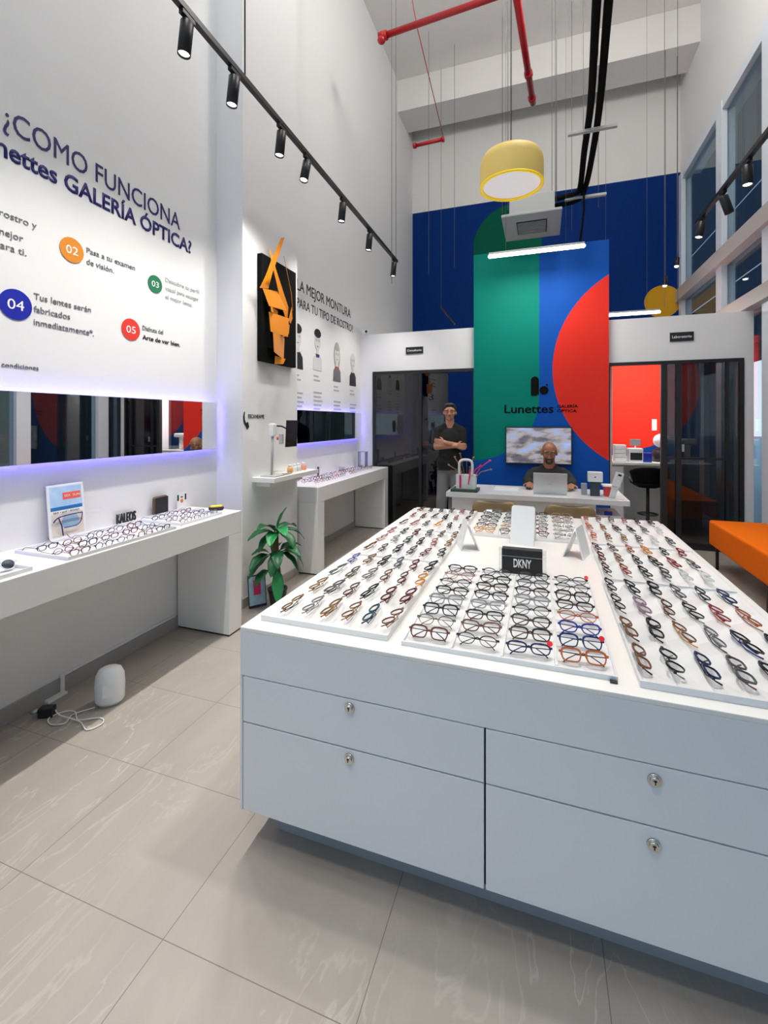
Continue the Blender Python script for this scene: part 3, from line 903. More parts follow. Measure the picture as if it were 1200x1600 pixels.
def fill(tr, nx, ny, rows, side, where, group):
    """rows: front row first, each a list of colour[:shape[:temple]] left to right"""
    x0, x1, y0, y1 = tr
    w, d = (x1 - x0 - .012) / nx, (y1 - y0 - .012) / ny
    fl_ = grid_floor(tr, nx, ny, IT)
    rnd = random.Random(hash(where) % 99 if False else len(where) * 7 + ny)
    for r, row in enumerate(rows):
        for c, s in enumerate(row):
            if not s: continue
            q = s.split(':')
            colr = q[0]
            shape = q[1] if len(q) > 1 and q[1] else rnd.choice(['rectangular', 'square', 'oval', 'cat-eye', 'round'])
            tm = q[2] if len(q) > 2 else None
            x = x0 + .006 + w * (c + .5) - side * .010
            y = y0 + .006 + d * (r + .5) + rnd.uniform(-.008, .008)
            az = R(90) * side + R(rnd.uniform(-7, 7))
            rot = (Matrix.Rotation(az, 3, 'Z') @ Matrix.Rotation(R(-rnd.uniform(66, 78)), 3, 'X')).to_quaternion()
            rn = 'nearest row' if r == 0 else ('farthest row' if r == ny - 1 else ORD[r] + ' row from front')
            cn = 'leftmost' if c == 0 else ('rightmost' if c == nx - 1 else ORD[c] + ' from left')
            glasses((x, y, IT + .0125), rot, colr, shape, '%s %s eyeglasses, %s in %s of %s' % (colr, shape, cn, rn, where), group, True, 1.12 if ny == 4 else 1.06, temple=tm, floor_h=fl_)
GA = 'eyeglasses lying in the faceted trays'
fill(TA, 6, 4, [['gold:oval:black', 'clear grey:round', 'gold:square', 'gold:round:pink', 'teal:rectangular:black', 'brown:round'],
                ['gold:round', 'grey:square', 'tortoise:oval', 'black:rectangular', 'dark red:cat-eye:brown', 'dark red:square'],
                ['silver:oval', 'olive:rectangular', 'silver:round', 'brown:oval', 'dark red:oval:black', 'amber:round'],
                ['purple:oval', 'brown:round', 'black:square', 'grey:rectangular', 'dark red:oval', 'black:cat-eye:dark red']], -1, 'near left tray', GA)
fill(TB, 6, 3, [['brown:cat-eye', 'black:oval', 'black:square', 'grey:cat-eye', 'dark red:oval', 'black:round'],
                ['pink:oval', 'clear grey:round', 'grey:square', 'black:rectangular', 'pink:rectangular', 'gold:round'],
                ['pink:rectangular', 'black:oval', 'dark red:cat-eye', 'grey:square', 'olive:oval', 'brown:oval']], -1, 'middle left tray', GA)
fill(TCc, 6, 3, [['tortoise:oval', 'pink:cat-eye', 'grey:oval', 'amber:round', 'black:oval', 'grey:round'],
                 ['pink:oval', 'dark red:rectangular', 'grey:round', 'black:square', 'pink:oval', 'black:rectangular'],
                 ['brown:square', 'black:oval', 'grey:cat-eye', 'grey:oval', 'pink:round', 'dark red:rectangular']], -1, 'far left tray', GA)
fill(TH, 6, 4, [['brown:rectangular:black', 'black:round:silver', 'navy:rectangular:black', 'grey:square:brown', 'black:square', 'black:oval'],
                ['brown:rectangular:black', 'black:square', 'brown:oval:amber', 'silver:oval:black', 'black:square:blue', 'black:rectangular'],
                ['black:oval', 'mauve:square', 'tortoise:oval', 'black:round:silver', 'red:round:orange-brown', 'orange-brown:oval'],
                ['black:oval', 'black:cat-eye', 'black:square', 'grey:oval', 'black:oval', 'navy:rectangular']], 1, 'near right tray', GA)
fill(TG, 6, 3, [['black:oval', 'red:oval', 'black:cat-eye', 'grey:square', 'white:oval', 'white:round'],
                ['black:rectangular', 'brown:oval:gold', 'black:oval', 'black:square', 'red:cat-eye', 'grey:oval'],
                ['black:oval', 'grey:round', 'orange-brown:oval:black', 'amber:square', 'black:oval', 'red:cat-eye:black']], 1, 'middle right tray', GA)
fill(TF, 6, 3, [['orange-brown:oval', 'brown:oval', 'gold:rectangular', 'grey:oval', 'white:round', 'grey:cat-eye'],
                ['orange-brown:square', 'brown:oval', 'black:square', 'black:rectangular', 'silver:round', 'white:oval'],
                ['orange-brown:oval', 'grey:oval', 'grey:square', 'pink:oval', 'black:oval', 'black:square']], 1, 'far right tray', GA)
def columns(tr, nc, nr, cols, where, group, sticks=()):
    x0, x1, y0, y1 = tr
    w, d = (x1 - x0 - .012) / nc, (y1 - y0 - .012) / nr
    rnd = random.Random(3)
    for c, col_ in enumerate(cols):
        for r, s in enumerate(col_):
            if not s: continue
            q = s.split(':')
            x = x0 + .006 + w * (c + .5) + rnd.uniform(-.003, .003)
            y = y0 + .006 + d * (r + .32)
            rot = (Matrix.Rotation(R(rnd.uniform(-4, 4)), 3, 'Z') @ Matrix.Rotation(R(-rnd.uniform(30, 42)), 3, 'X')).to_quaternion()
            rn = 'nearest row' if r == 0 else ('farthest row' if r == nr - 1 else ORD[r] + ' row from front')
            cn = ['left', 'second', 'third', 'right'][c] + ' column'
            st = (c, r) in sticks
            glasses((x, y, IT + .008), rot, q[0], q[1], '%s %s eyeglasses%s, %s, %s of %s' % (q[0], q[1], ' with red dot' if st else '', rn, cn, where), group, True, 1.02, temple=q[2] if len(q) > 2 else None, sticker=st, floor_h=row_floor(tr, nc, nr, IT))
columns(TE, 4, 8, [['tortoise:square:dark red', 'olive:oval:gold', 'black:square', 'clear grey:square', 'black:rectangular', 'black:oval', 'pink:oval:gold', 'black:rectangular:dark red'],
                   ['black:oval', 'tortoise:cat-eye:black', 'black:rectangular', 'clear grey:rectangular', 'black:rectangular:grey', 'black:rectangular:red', 'black:rectangular', 'black:oval'],
                   ['navy:rectangular', 'black:square:brown', 'black:cat-eye:dark red', 'black:oval:silver', 'clear grey:square', 'black:rectangular:dark red', 'grey:rectangular', 'black:rectangular'],
                   ['orange-brown:square:tortoise', 'navy:square', 'blue:cat-eye', 'orange-brown:oval', 'black:rectangular:brown', 'black:square:dark red', 'black:oval', 'black:oval']],
        'centre front tray', 'eyeglasses standing in the centre trays', {(2, 0), (3, 1), (3, 7)})
columns(TD, 4, 6, [['amber:rectangular', 'tortoise:rectangular', 'black:oval', 'black:rectangular', 'black:square', 'black:rectangular'],
                   ['grey:square', 'amber:round:black', 'black:oval', 'black:rectangular', 'black:square', 'black:oval'],
                   ['tortoise:rectangular', 'dark red:rectangular', 'grey:rectangular', 'black:square', 'black:rectangular', 'black:rectangular'],
                   ['black:square', 'silver:oval', 'black:rectangular', 'silver:rectangular:dark red', 'grey:oval:amber', 'brown:rectangular']],
        'centre far tray', 'eyeglasses standing in the centre trays')

# small tray details
tag(MB().box(.185, .205, 1.440, 1.452, IT, IT + .006, .001).build('tray_magnet', M['black']), 'tiny black tag at near right corner of centre tray', 'tag')

# name sign and white angled stands on the island
sg = thing('brand_sign', 'black block sign with white DKNY capitals on the island', 'sign', (-.092, 2.335, IT))
MB().box(-.187, .004, 2.315, 2.362, IT, IT + .122, .004).build('sign_block', M['black'], sg)
MB().box(-.187, .004, 2.3135, 2.315, IT + .085, IT + .087).build('sign_groove', M['greyplastic'], sg)
lettering('sign_letters', 'DKNY', (-.092 + .003, 2.3148, IT + .035), 'S', .083, .040, M['whiteink'], .02, 'C', .0015, sg)
tag(MB().box(-.205, .022, 2.366, 2.372, IT, IT + .112).build('sign_back_card', glass_mat('clear_acrylic_card', (.92, .93, .93), .06)), 'clear acrylic card behind the black name sign', 'card')

def easel(loc, az, label, w=.14, h=.235):
    """folded white acrylic easel: tilted rounded plate with a prop leg"""
    o = thing('display_easel', label, 'stand', loc, 'white folded easels on the island', (0, 0, az))
    def plate(tilt, hh, y0, nm, ww):
        n = 6
        r = .018
        poly = [(-ww / 2, 0), (ww / 2, 0)]
        for k in range(n + 1): poly.append((ww / 2 - r + r * math.cos(R(90 * k / n)), hh - r + r * math.sin(R(90 * k / n))))
        for k in range(n + 1): poly.append((-ww / 2 + r - r * math.sin(R(90 * k / n)), hh - r + r * math.cos(R(90 * k / n))))
        b = MB().prism(poly, 'Y', -.003, .003, M=Matrix.Translation((0, y0, 0)) @ Matrix.Rotation(R(tilt), 4, 'X'))
        me_ = b.build(nm, M['whiteplastic'], o, org=(0, 0, 0))
        me_.location = (0, 0, 0)
    plate(-14, h, -.03, 'front_plate', w)
    hz = h * math.cos(R(14)) - .012
    plate(22, hz / math.cos(R(22)), -.03 + hz * (math.tan(R(14)) + math.tan(R(22))) + .009, 'prop_plate', w * .9)
easel((-.110, 2.90, IT), R(-9), 'tall white easel plate facing viewer near far end of island')
easel((-.435, 2.70, IT), R(-72), 'white folded easel beside the middle left tray', .15, .17)
easel((.205, 2.74, IT), R(72), 'white folded easel beside the middle right tray', .15, .17)

# ------------------------------------------------------------ things on the near wall table
def wtray(x0, x1, y0, y1, label):
    o = thing('eyewear_tray', label, 'tray', ((x0 + x1) / 2, (y0 + y1) / 2, TT), 'trays on the near wall table')
    MB().box(x0, x1, y0, y1, TT, TT + .004).build('tray_floor', M['tray'], o)
    MB().box(x0, x1, y0, y0 + .006, TT + .0041, TT + .018, .001).box(x0, x1, y1 - .006, y1, TT + .0041, TT + .018, .001).box(x0, x0 + .006, y0 + .006, y1 - .006, TT + .0041, TT + .018, .001).box(x1 - .006, x1, y0 + .006, y1 - .006, TT + .0041, TT + .018, .001).build('tray_rim', M['trayrim'], o)
wtray(-2.515, -2.135, 1.555, 2.235, 'white tray crowded with open eyeglasses on near wall table')
wtray(-2.54, -2.165, 2.31, 2.70, 'white tray near far end of near wall table')
wtray(-2.50, -2.15, .95, 1.405, 'white tray with white round sunglasses at left photo edge')
rnd = random.Random(11)
pal = ['black', 'black', 'tortoise', 'black', 'black', 'red', 'black', 'black', 'brown', 'black', 'dark red', 'black']
shp = ['rectangular', 'oval', 'cat-eye', 'square', 'round']
k = 0
WF = lambda x, y: TT + .0045
for c in range(3):
    for r in range(5):
        x = -2.39 + .115 * c; y = 1.633 + .131 * r
        colr = pal[(c * 5 + r * 7 + k) % len(pal)]; s_ = shp[(c + r * 2) % 5]; k += 1
        up = (r + c) % 4 == 1
        rot = (Matrix.Rotation(R(90 + rnd.uniform(-3, 3)), 3, 'Z') @ Matrix.Rotation(R(180 if up else 0), 3, 'Y')).to_quaternion()
        rn = ['row by wall', 'middle row', 'row by aisle'][c]
        glasses((x, y, TT), rot, colr, s_, '%s %s eyeglasses %s, %s from near end, %s, crowded tray' % (colr, s_, 'upside down' if up else 'upright', ORD[r], rn), 'open eyeglasses on the near wall table', False, .81, floor_h=WF)
for c in range(3):
    for r in range(3):
        x = -2.42 + .115 * c; y = 2.375 + .124 * r
        colr = ['grey', 'black', 'silver', 'clear grey', 'brown', 'black'][(c * 2 + r * 5) % 6]; s_ = shp[(c * 3 + r) % 5]
        rot = Matrix.Rotation(R(90 + rnd.uniform(-3, 3)), 3, 'Z').to_quaternion()
        rn = ['row by wall', 'middle row', 'row by aisle'][c]
        glasses((x, y, TT), rot, colr, s_, '%s %s eyeglasses, %s from near end, %s, farther wall tray' % (colr, s_, ORD[r], rn), 'open eyeglasses on the near wall table', False, .78, floor_h=WF)
for c, (x, y, cc, sh_) in enumerate(((-2.22, 1.315, 'white', 'round'), (-2.35, 1.32, 'black', 'rectangular'))):
    rot = (Matrix.Rotation(R(90), 3, 'Z') @ Matrix.Rotation(R(-35), 3, 'X')).to_quaternion()
    glasses((x, y, TT + .0045), rot, cc, sh_, '%s %s sunglasses with dark lenses in tray at left photo edge' % (cc, sh_), 'sunglasses at the left photo edge', True, 1.15, dark=True)
# glasses case
cs = thing('glasses_case', 'black and yellow glasses case at far corner of near wall table', 'case', (-2.30, 2.79, TT))
MB().capsule((-2.33, 2.775, TT + .016), (-2.27, 2.825, TT + .016), .016, .016).build('case_base', M['black'], cs)
MB().capsule((-2.325, 2.778, TT + .029), (-2.275, 2.822, TT + .029), .012, .012).build('case_top', FR['yellow'], cs)

# acrylic poster holder with beach picture
po = thing('poster_stand', 'upright acrylic stand with blue beach and glasses advert on near table', 'poster stand', (-2.52, 1.86, TT))
MP = Matrix.Translation((-2.55, 1.86, TT)) @ Matrix.Rotation(R(-6), 4, 'Y')
MB().box(-.004, .004, -.105, .105, 0, .31, .002, M=MP).box(-.03, .03, -.105, .105, 0, .004, .001, M=MP).build('acrylic_holder', M['whiteplastic'], po)
pm = mat('beach_picture', (0, 0, 0), .35)
t = NT(pm)
def band(lo, hi): return t.op('MULTIPLY', t.op('GREATER_THAN', t.z, TT + lo), t.op('LESS_THAN', t.z, TT + hi))
n_ = pm.node_tree.nodes.new('ShaderNodeTexNoise'); n_.inputs['Scale'].default_value = 22; pm.node_tree.links.new(t.pos, n_.inputs['Vector'])
c = t.mix(n_.outputs[0], (0.25, 0.48, 0.80), (0.62, 0.78, 0.92))
c = t.mix(band(.165, .185), c, (0.02, 0.16, 0.45))
c = t.mix(band(.145, .165), c, (0.85, 0.85, 0.85))
sand = t.mix(n_.outputs[0], (0.60, 0.50, 0.40), (0.85, 0.80, 0.72))
c = t.mix(band(-.1, .145), c, sand)
c = t.mix(t.op('MULTIPLY', band(.06, .13), t.disc(t.y, t.z, 1.875, TT + .095, .05)), c, (0.30, 0.45, 0.62))
t.color(c)
MB().box(.0042, .0048, -.092, .092, .02, .298, M=MP).build('picture', pm, po)
MB().box(.005, .0055, -.02, .085, .222, .262, M=MP).build('red_label', mat('coral_label', (.85, .13, .09), .5), po)
def on_poster(nm, s, y, z, w, h, m):
    o_ = lettering(nm, s, (-2.55 + .0062 - z * .105, 1.86 + y, TT + z), 'E', w, h, m, 0.0, 'L', .0006, po)
on_poster('poster_lettering', 'SEA  SUN', -.012, .236, .09, .013, M['whiteink'])
on_poster('poster_lettering', 'SEA • golf • ROAD', -.08, .150, .15, .009, M['blackink'])
gm = glasses_meshes('rectangular', False)
b = MB()
b.curve([(-2.547, 1.772, TT + .105), (-2.547, 1.80, TT + .128), (-2.547, 1.86, TT + .135), (-2.547, 1.94, TT + .135)], .0035, 6)
b.tube([(-2.547, 1.80, TT + .128), (-2.542, 1.815, TT + .08), (-2.54, 1.822, TT + .025)], .0035, 6)
b.curve([(-2.547, 1.94, TT + .135), (-2.545, 1.93, TT + .09), (-2.542, 1.90, TT + .068), (-2.542, 1.83, TT + .068)], .0025, 6)
b.build('printed_frame', M['navyink'], po)

ks = thing('brand_letters', 'standing black letters KALEOS on near wall table', 'sign', (-2.585, 2.26, TT))
MB().box(-2.59, -2.57, 2.19, 2.345, TT, TT + .005).build('letter_base', M['whiteplastic'], ks)
lettering('standing_letters', 'KALEOS', (-2.585, 2.195, TT + .005), 'E', .145, .062, M['black'], .015, 'L', .010, ks)

dv = thing('black_device', 'small black rounded device with bronze edge on near wall table', 'device', (-2.56, 2.535, TT))
MB().box(-2.585, -2.555, 2.475, 2.60, TT, TT + .135, .02, 4).build('bronze_shell', mat('bronze_edge', (.16, .10, .06), .4, .5), dv)
MB().box(-2.5555, -2.550, 2.482, 2.593, TT + .007, TT + .128, .002).build('black_face', M['black'], dv)
cd = thing('picture_card', 'small white standing card with orange and black drawing, near wall table', 'card', (-2.56, 2.76, TT))
MB().box(-2.575, -2.571, 2.70, 2.79, TT, TT + .13).build('card_sheet', M['whiteplastic'], cd)
disc_x(MB(), -2.571, 2.745, TT + .065, .014, .001).build('orange_spot', M['orange'], cd)
MB().box(-2.571, -2.570, 2.70, 2.715, TT + .07, TT + .115).build('black_mark', M['blackink'], cd)
MB().box(-2.571, -2.570, 2.775, 2.79, TT + .07, TT + .115).build('black_mark', M['blackink'], cd)
MB().box(-2.571, -2.570, 2.735, 2.755, TT + .09, TT + .10).build('black_mark', M['blackink'], cd)

# far wall table: small glasses in rows and small cards
for c in range(2):
    for r in range(13):
        y = 4.36 + .135 * r; x = -2.42 + .15 * c
        colr = ['pink', 'grey', 'red', 'black', 'pink', 'silver', 'brown'][(r * 3 + c * 2) % 7]
        if r in (6,) and c == 1: continue
        rot = Matrix.Rotation(R(90 + rnd.uniform(-3, 3)), 3, 'Z').to_quaternion()
        glasses((x, y, TT), rot, colr, shp[(r + c) % 5], '%s %s eyeglasses, %s pair in the %s row of far wall table' % (colr, shp[(r + c) % 5], (ORD + ['ninth', 'tenth', 'eleventh', 'twelfth', 'last'])[r], ['back', 'front'][c]), 'eyeglasses on the far wall table', False, .92)
cd = thing('picture_card', 'white standing card with blue figure on far wall table', 'card', (-2.53, 4.88, TT))
MB().box(-2.535, -2.531, 4.82, 4.93, TT, TT + .16).build('card_sheet', M['whiteplastic'], cd)
MB().box(-2.531, -2.530, 4.86, 4.91, TT + .01, TT + .12).build('blue_figure', mat('figure_blue', (.03, .04, .25), .5), cd)
tag(MB().box(-2.56, -2.50, 5.52, 5.60, TT, TT + .06, .004).build('small_box', M['greyplastic']), 'small grey box against the wall on far wall table', 'box')
ac_ = thing('acrylic_display', 'clear upright acrylic display at far end of far wall table', 'display stand', (-2.45, 6.14, TT))
AG = glass_mat('violet_clear_acrylic', (.80, .80, .95), .1)
MB().box(-2.52, -2.40, 6.10, 6.20, TT, TT + .01).build('acrylic_base', AG, ac_)
MB().box(-2.52, -2.51, 6.10, 6.20, TT + .01, TT + .22).build('acrylic_panel', AG, ac_)
MB().box(-2.41, -2.40, 6.10, 6.20, TT + .01, TT + .22).build('acrylic_panel', AG, ac_)
MB().box(-2.52, -2.40, 6.10, 6.20, TT + .22, TT + .228).build('acrylic_top', M['violet'] if False else AG, ac_)

# floor under the near table
rd = thing('white_floor_device', 'white rounded plastic device standing on the floor beneath near table', 'device', (-2.24, 1.865, 0))
t = bmesh.new()
prof = [(.0, .0), (.055, .003), (.064, .02), (.066, .10), (.062, .155), (.050, .185), (.030, .197), (.0, .20)]
b = MB(); b.lathe([(max(r_, .0005), z) for r_, z in prof], (0, 0, 0), 32, M=Matrix.Translation((-2.24, 1.865, 0.006)) @ Matrix.Rotation(R(40), 4, 'Z') @ Matrix.Diagonal((1.12, .82, 1, 1)))
b.build('device_body', M['whiteplastic'], rd)
MB().lathe([(.05, 0), (.052, .006)], (0, 0, 0), 24, M=Matrix.Translation((-2.24, 1.865, 0)) @ Matrix.Rotation(R(40), 4, 'Z') @ Matrix.Diagonal((1.12, .82, 1, 1))).build('device_foot', M['greyplastic'], rd)
MD = Matrix.Translation((-2.24, 1.865, 0.0)) @ Matrix.Rotation(R(-52), 4, 'Z')
MB().box(-.028, .028, -.058, -.054, .06, .125, .002, M=Matrix.Translation((-2.24, 1.865, 0)) @ Matrix.Rotation(R(40), 4, 'Z')).build('label_plate', M['whiteplastic'], rd)
tag(MB().curve([(-2.27, 1.80, .01), (-2.33, 1.72, .006), (-2.30, 1.66, .006), (-2.36, 1.63, .006), (-2.42, 1.66, .006), (-2.40, 1.72, .006), (-2.34, 1.74, .009), (-2.26, 1.70, .008), (-2.17, 1.75, .006), (-2.12, 1.72, .006), (-2.15, 1.66, .006), (-2.24, 1.69, .010), (-2.38, 1.69, .012), (-2.43, 1.70, .025)], .003, 6).build('white_cable', M['whiteplastic']), 'looped white cable on the floor beside the white device', 'cable')
pw = thing('power_adapter', 'black power adapter plugged beneath the near table', 'power adapter', (-2.46, 1.69, 0))
MB().box(-.035, .035, -.022, .022, 0, .05, .005, M=Matrix.Translation((-2.455, 1.675, .0)) @ Matrix.Rotation(R(25), 4, 'Z')).build('adapter_body', M['black'], pw)
MB().cone((-2.49, 1.655, .03), (-2.52, 1.64, .03), .012, .012).build('plug', M['steel'], pw)
tr_ = thing('cable_duct', 'thin white cable duct along the skirting beneath near table', 'cable duct', (XL, 2.2, .09))
MB().box(XL, XL + .012, 1.84, 2.70, .087, .103, .001).build('duct_run', M['whiteplastic'], tr_)
MB().box(XL + .0145, XL + .026, 1.835, 1.855, .012, .10, .001).build('duct_drop', M['whiteplastic'], tr_)
MB().box(XL + .0145, XL + .05, 1.75, 1.855, .0, .012, .001).build('socket', M['whiteplastic'], tr_)

# ------------------------------------------------------------ plant by the pilaster
pl = thing('potted_plant', 'artificial broad-leaved plant in black pot by the pilaster', 'plant', (-2.10, 3.32, 0))
MB().lathe([(.055, 0), (.06, .01), (.078, .13), (.082, .135), (.082, .15), (.07, .15), (.068, .13)], (-2.10, 3.32, 0), 28).build('pot', M['black'], pl)
MB().lathe([(.066, .128), (.05, .135), (.001, .138)], (-2.10, 3.32, 0), 20).build('soil', M['stem'], pl)
def stalk(p0, p1, r, nm='stem'):
    p0, p1 = Vector(p0), Vector(p1)
    MB().tube([p0, p0.lerp(p1, .3) + Vector((.004, .003, 0)), p0.lerp(p1, .65) - Vector((.003, .002, 0)), p1], [r, r * .95, r * .85, r * .6], 10).build(nm, M['stem'], pl)
stalk((-2.12, 3.33, .12), (-2.14, 3.36, .61), .032)
stalk((-2.08, 3.31, .12), (-2.08, 3.30, .47), .019)
stalk((-2.13, 3.34, .12), (-2.17, 3.33, .43), .017)
def leaf(base, az, el, L, W, droop, light_=False):
    """curved pointed blade with a raised midrib fold"""
    base = Vector(base)
    d = Vector((math.cos(R(az)), math.sin(R(az)), 0))
    s_ = Vector((-d.y, d.x, 0))
    pts = []
    p = base.copy(); e = R(el)
    n = 10
    for i in range(n + 1):
        pts.append(p.copy())
        p = p + (d * math.cos(e) + Vector((0, 0, 1)) * math.sin(e)) * (L / n)
        e -= R(droop) / n
    def fn(u, v):
        i = u * n; a = int(min(i, n - 1)); f_ = i - a
        c_ = pts[a].lerp(pts[a + 1], f_)
        w = W * .82 * (math.sin(math.pi * min(1, max(0, (u - .12) / .88)) ** .85) ** .75 if u > .12 else .0) + .004
        q = v * 2 - 1
        return c_ + s_ * (q * w / 2) + Vector((0, 0, 1)) * (abs(q) ** 1.3 * w * .18 + .004 * math.sin(u * 17 + q * 3) * abs(q))
    MB().grid(fn, 14, 6, .0012).build('leaf', M['leaf2' if light_ else 'leaf'], pl)
T1, T2, T3 = (-2.14, 3.36, .60), (-2.08, 3.30, .46), (-2.17, 3.33, .42)
for a in ((T1, 10, 78, .24, .10, 25, 1), (T1, -95, 48, .27, .12, 70, 0), (T1, -120, 20, .27, .12, 60, 0), (T1, -40, 38, .28, .12, 75, 1), (T1, -70, 15, .26, .12, 65, 1), (T1, 40, 20, .28, .12, 85, 0), (T1, -15, 8, .28, .12, 80, 0), (T1, 80, 30, .28, .12, 70, 0), (T1, -105, -10, .24, .11, 55, 0),
          (T2, -10, 35, .26, .12, 85, 0), (T2, 30, 5, .28, .12, 90, 0), (T2, -60, 15, .24, .11, 90, 0), (T2, 70, 30, .26, .10, 70, 0), (T2, 10, -15, .24, .11, 60, 0), (T2, -80, -20, .24, .11, 60, 0),
          (T3, -100, 10, .27, .12, 60, 0), (T3, -115, -20, .27, .12, 40, 0), (T3, 100, 35, .24, .10, 60, 0), ((-2.07, 3.27, .34), -55, -50, .30, .11, 38, 1), ((-2.15, 3.30, .30), -100, 5, .22, .10, 70, 0), (T3, -130, 40, .18, .10, 80, 1)):
    leaf(*a[:6], light_=bool(a[6]))
pc = thing('framed_card', 'blue and pink printed card leaning behind the plant pot', 'card', (-2.29, 3.30, 0))
MC = Matrix.Translation((-2.235, 3.235, 0)) @ Matrix.Rotation(R(52), 4, 'Z') @ Matrix.Rotation(R(-10), 4, 'X')
MB().box(-.075, .075, -.004, .004, 0, .26, .003, M=MC).build('card_frame', M['black'], pc)
cm = mat('card_print', (.35, .55, .70), .4, noise=.5, nscale=14)
MB().box(-.068, .068, -.0045, -.004, .02, .25, M=MC).build('print', cm, pc)
MB().box(-.03, .03, -.0052, -.0046, .10, .22, M=MC).build('pink_shape', M['magenta'], pc)
tag(MB().box(-2.50, -2.44, 4.78, 4.86, 0, .03, .004).build('power_adapter', M['black']), 'small black adapter on the floor beneath the far table', 'power adapter')

# ------------------------------------------------------------ track lights
def rod(x, y, z0, z1, label, r=.0035, m='rod', grp='thin suspension rods from the ceiling'):
    tag(MB().cone((x, y, z0), (x, y, z1), r, r, 8).build('suspension_rod', M[m]), label, 'rod', grp)
def track(x, y0, y1, z, label, tilt=0):
    o = thing('lighting_track', label, 'lighting track', (x, (y0 + y1) / 2, z))
    za, zb_ = z + tilt * (6 - y0), z + tilt * (6 - y1)
    MB().prism([(y0, za), (y1, zb_), (y1, zb_ + .035), (y0, za + .035)], 'X', x - .018, x + .018).build('track_rail', M['black'], o)
def spot(x, y, z, ax, ay, label, grp, lit=True, power=26, size=.19, rad=.036):
    """head hangs under the track; ax/ay lean of the beam"""
    o = thing('track_spotlight', label, 'spotlight', (x, y, z - .25), grp)
    MB().box(x - .015, x + .015, y - .05, y + .05, z - .028, z - .0016, .003).build('adapter', M['black'], o)
    p0 = Vector((x, y, z - .03))
    d = Vector((ax, ay, -1)).normalized()
    MB().tube([(x, y, z - .02), p0 + Vector((0, 0, -.02))], .008).build('swivel', M['black'], o)
    a = p0 + Vector((0, 0, -.012)); e_ = a + d * size
    b = MB()
    Mx = Matrix.Translation(a) @ d.to_track_quat('Z', 'Y').to_matrix().to_4x4()
    b.lathe([(rad * .9, 0), (rad, .004), (rad, size), (rad - .004, size), (rad - .005, size - .012), (.001, size - .013)], seg=24, M=Mx)
    b.build('lamp_head', M['black'], o)
    MB().lathe([(rad - .0055, size - .0122), (.001, size - .006)], seg=24, M=Mx, cap=True).build('lamp_lens', M['lampglow'] if lit else M['whiteplastic'], o)
    if lit:
        l = light('spotlight_beam', 'SPOT', e_ + d * .01, power, (1, .96, .91), d.to_track_quat('-Z', 'Y').to_euler(), spot_size=R(95), spot_blend=.9, shadow_soft_size=.03)
TZ = 3.75
track(-1.9, -1.0, 6.02, TZ, 'long black lighting track hanging parallel to the left wall', .027)
Ys = (0.2, 0.9, 1.5, 2.07, 2.49, 3.06, 3.467, 4.21, 4.97, 5.90)
names = ['', '', '', 'nearest black spotlight on left track, top of photo', 'second black spotlight in view along left track', 'third black spotlight in view along left track', 'brightly lit fourth spotlight in view along left track', 'fifth black spotlight in view along left track', 'sixth black spotlight along left track, next to last', 'last black spotlight at far end of left track']
for i, y in enumerate(Ys):
    if i < 3:
        lean = (-.05, .0); nm = 'black spotlight on left track behind the top edge, ' + ['farthest back', 'middle one', 'closest to frame'][i]
    else:
        lean = (-.08, -.05) if i != 6 else (-.05, -.25); nm = names[i]
    spot(-1.9, y, TZ + .027 * (6 - y), *lean, nm, 'spotlights on the left track', True, 42)
track(1.5, .5, 5.45, 3.56, 'black lighting track hanging parallel to the window wall')
for y, ax, ay, nm, lit in ((2.2, -.1, .1, 'black spotlight on right track above the photo', True), (4.23, -.05, -.12, 'glowing spotlight on right track nearest camera', True), (4.73, .35, .1, 'middle spotlight on right track, aimed sideways', False), (5.28, -.22, -.1, 'glowing spotlight at far end of right track', True)):
    spot(1.5, y, 3.56, ax, ay, nm, 'spotlights on the right track', lit, 32, .16)
rod(-1.9, 2.60, TZ + .128, ZC, 'dark rod holding the left track beside second spotlight', .005, 'black')
rod(-1.9, 5.98, TZ + .036, ZC, 'rod holding far end of the left track')

# pendant lamp
pn = thing('pendant_lamp', 'large yellow drum pendant lamp with white diffuser', 'pendant lamp', (-.28, 4.6, 3.85))
MB().lathe([(.300, .0), (.300, .20), (.292, .245), (.268, .285), (.22, .31), (.12, .322), (.0005, .325), (.0005, .318), (.12, .314), (.215, .300), (.255, .275), (.272, .24), (.274, .0)], (-.28, 4.6, 3.85), 48, cap=False).build('drum_shade', M['yellow'], pn)
MB().lathe([(.274, 0), (.301, 0), (.303, -.012), (.272, -.012), (.274, 0)], (-.28, 4.6, 3.85), 48, cap=False).build('rim_ring', M['yrim'], pn)
MB().lathe([(.272, 0), (.272, .006)], (-.28, 4.6, 3.856), 48).build('diffuser', M['diffuser'], pn)
MB().cone((-.28, 4.6, 4.17), (-.28, 4.6, ZC), .0035, .0035, 8).build('cord', M['black'], pn)
MB().lathe([(.012, 0), (.012, .03)], (-.28, 4.6, 4.172), 12).build('cord_grip', M['black'], pn)

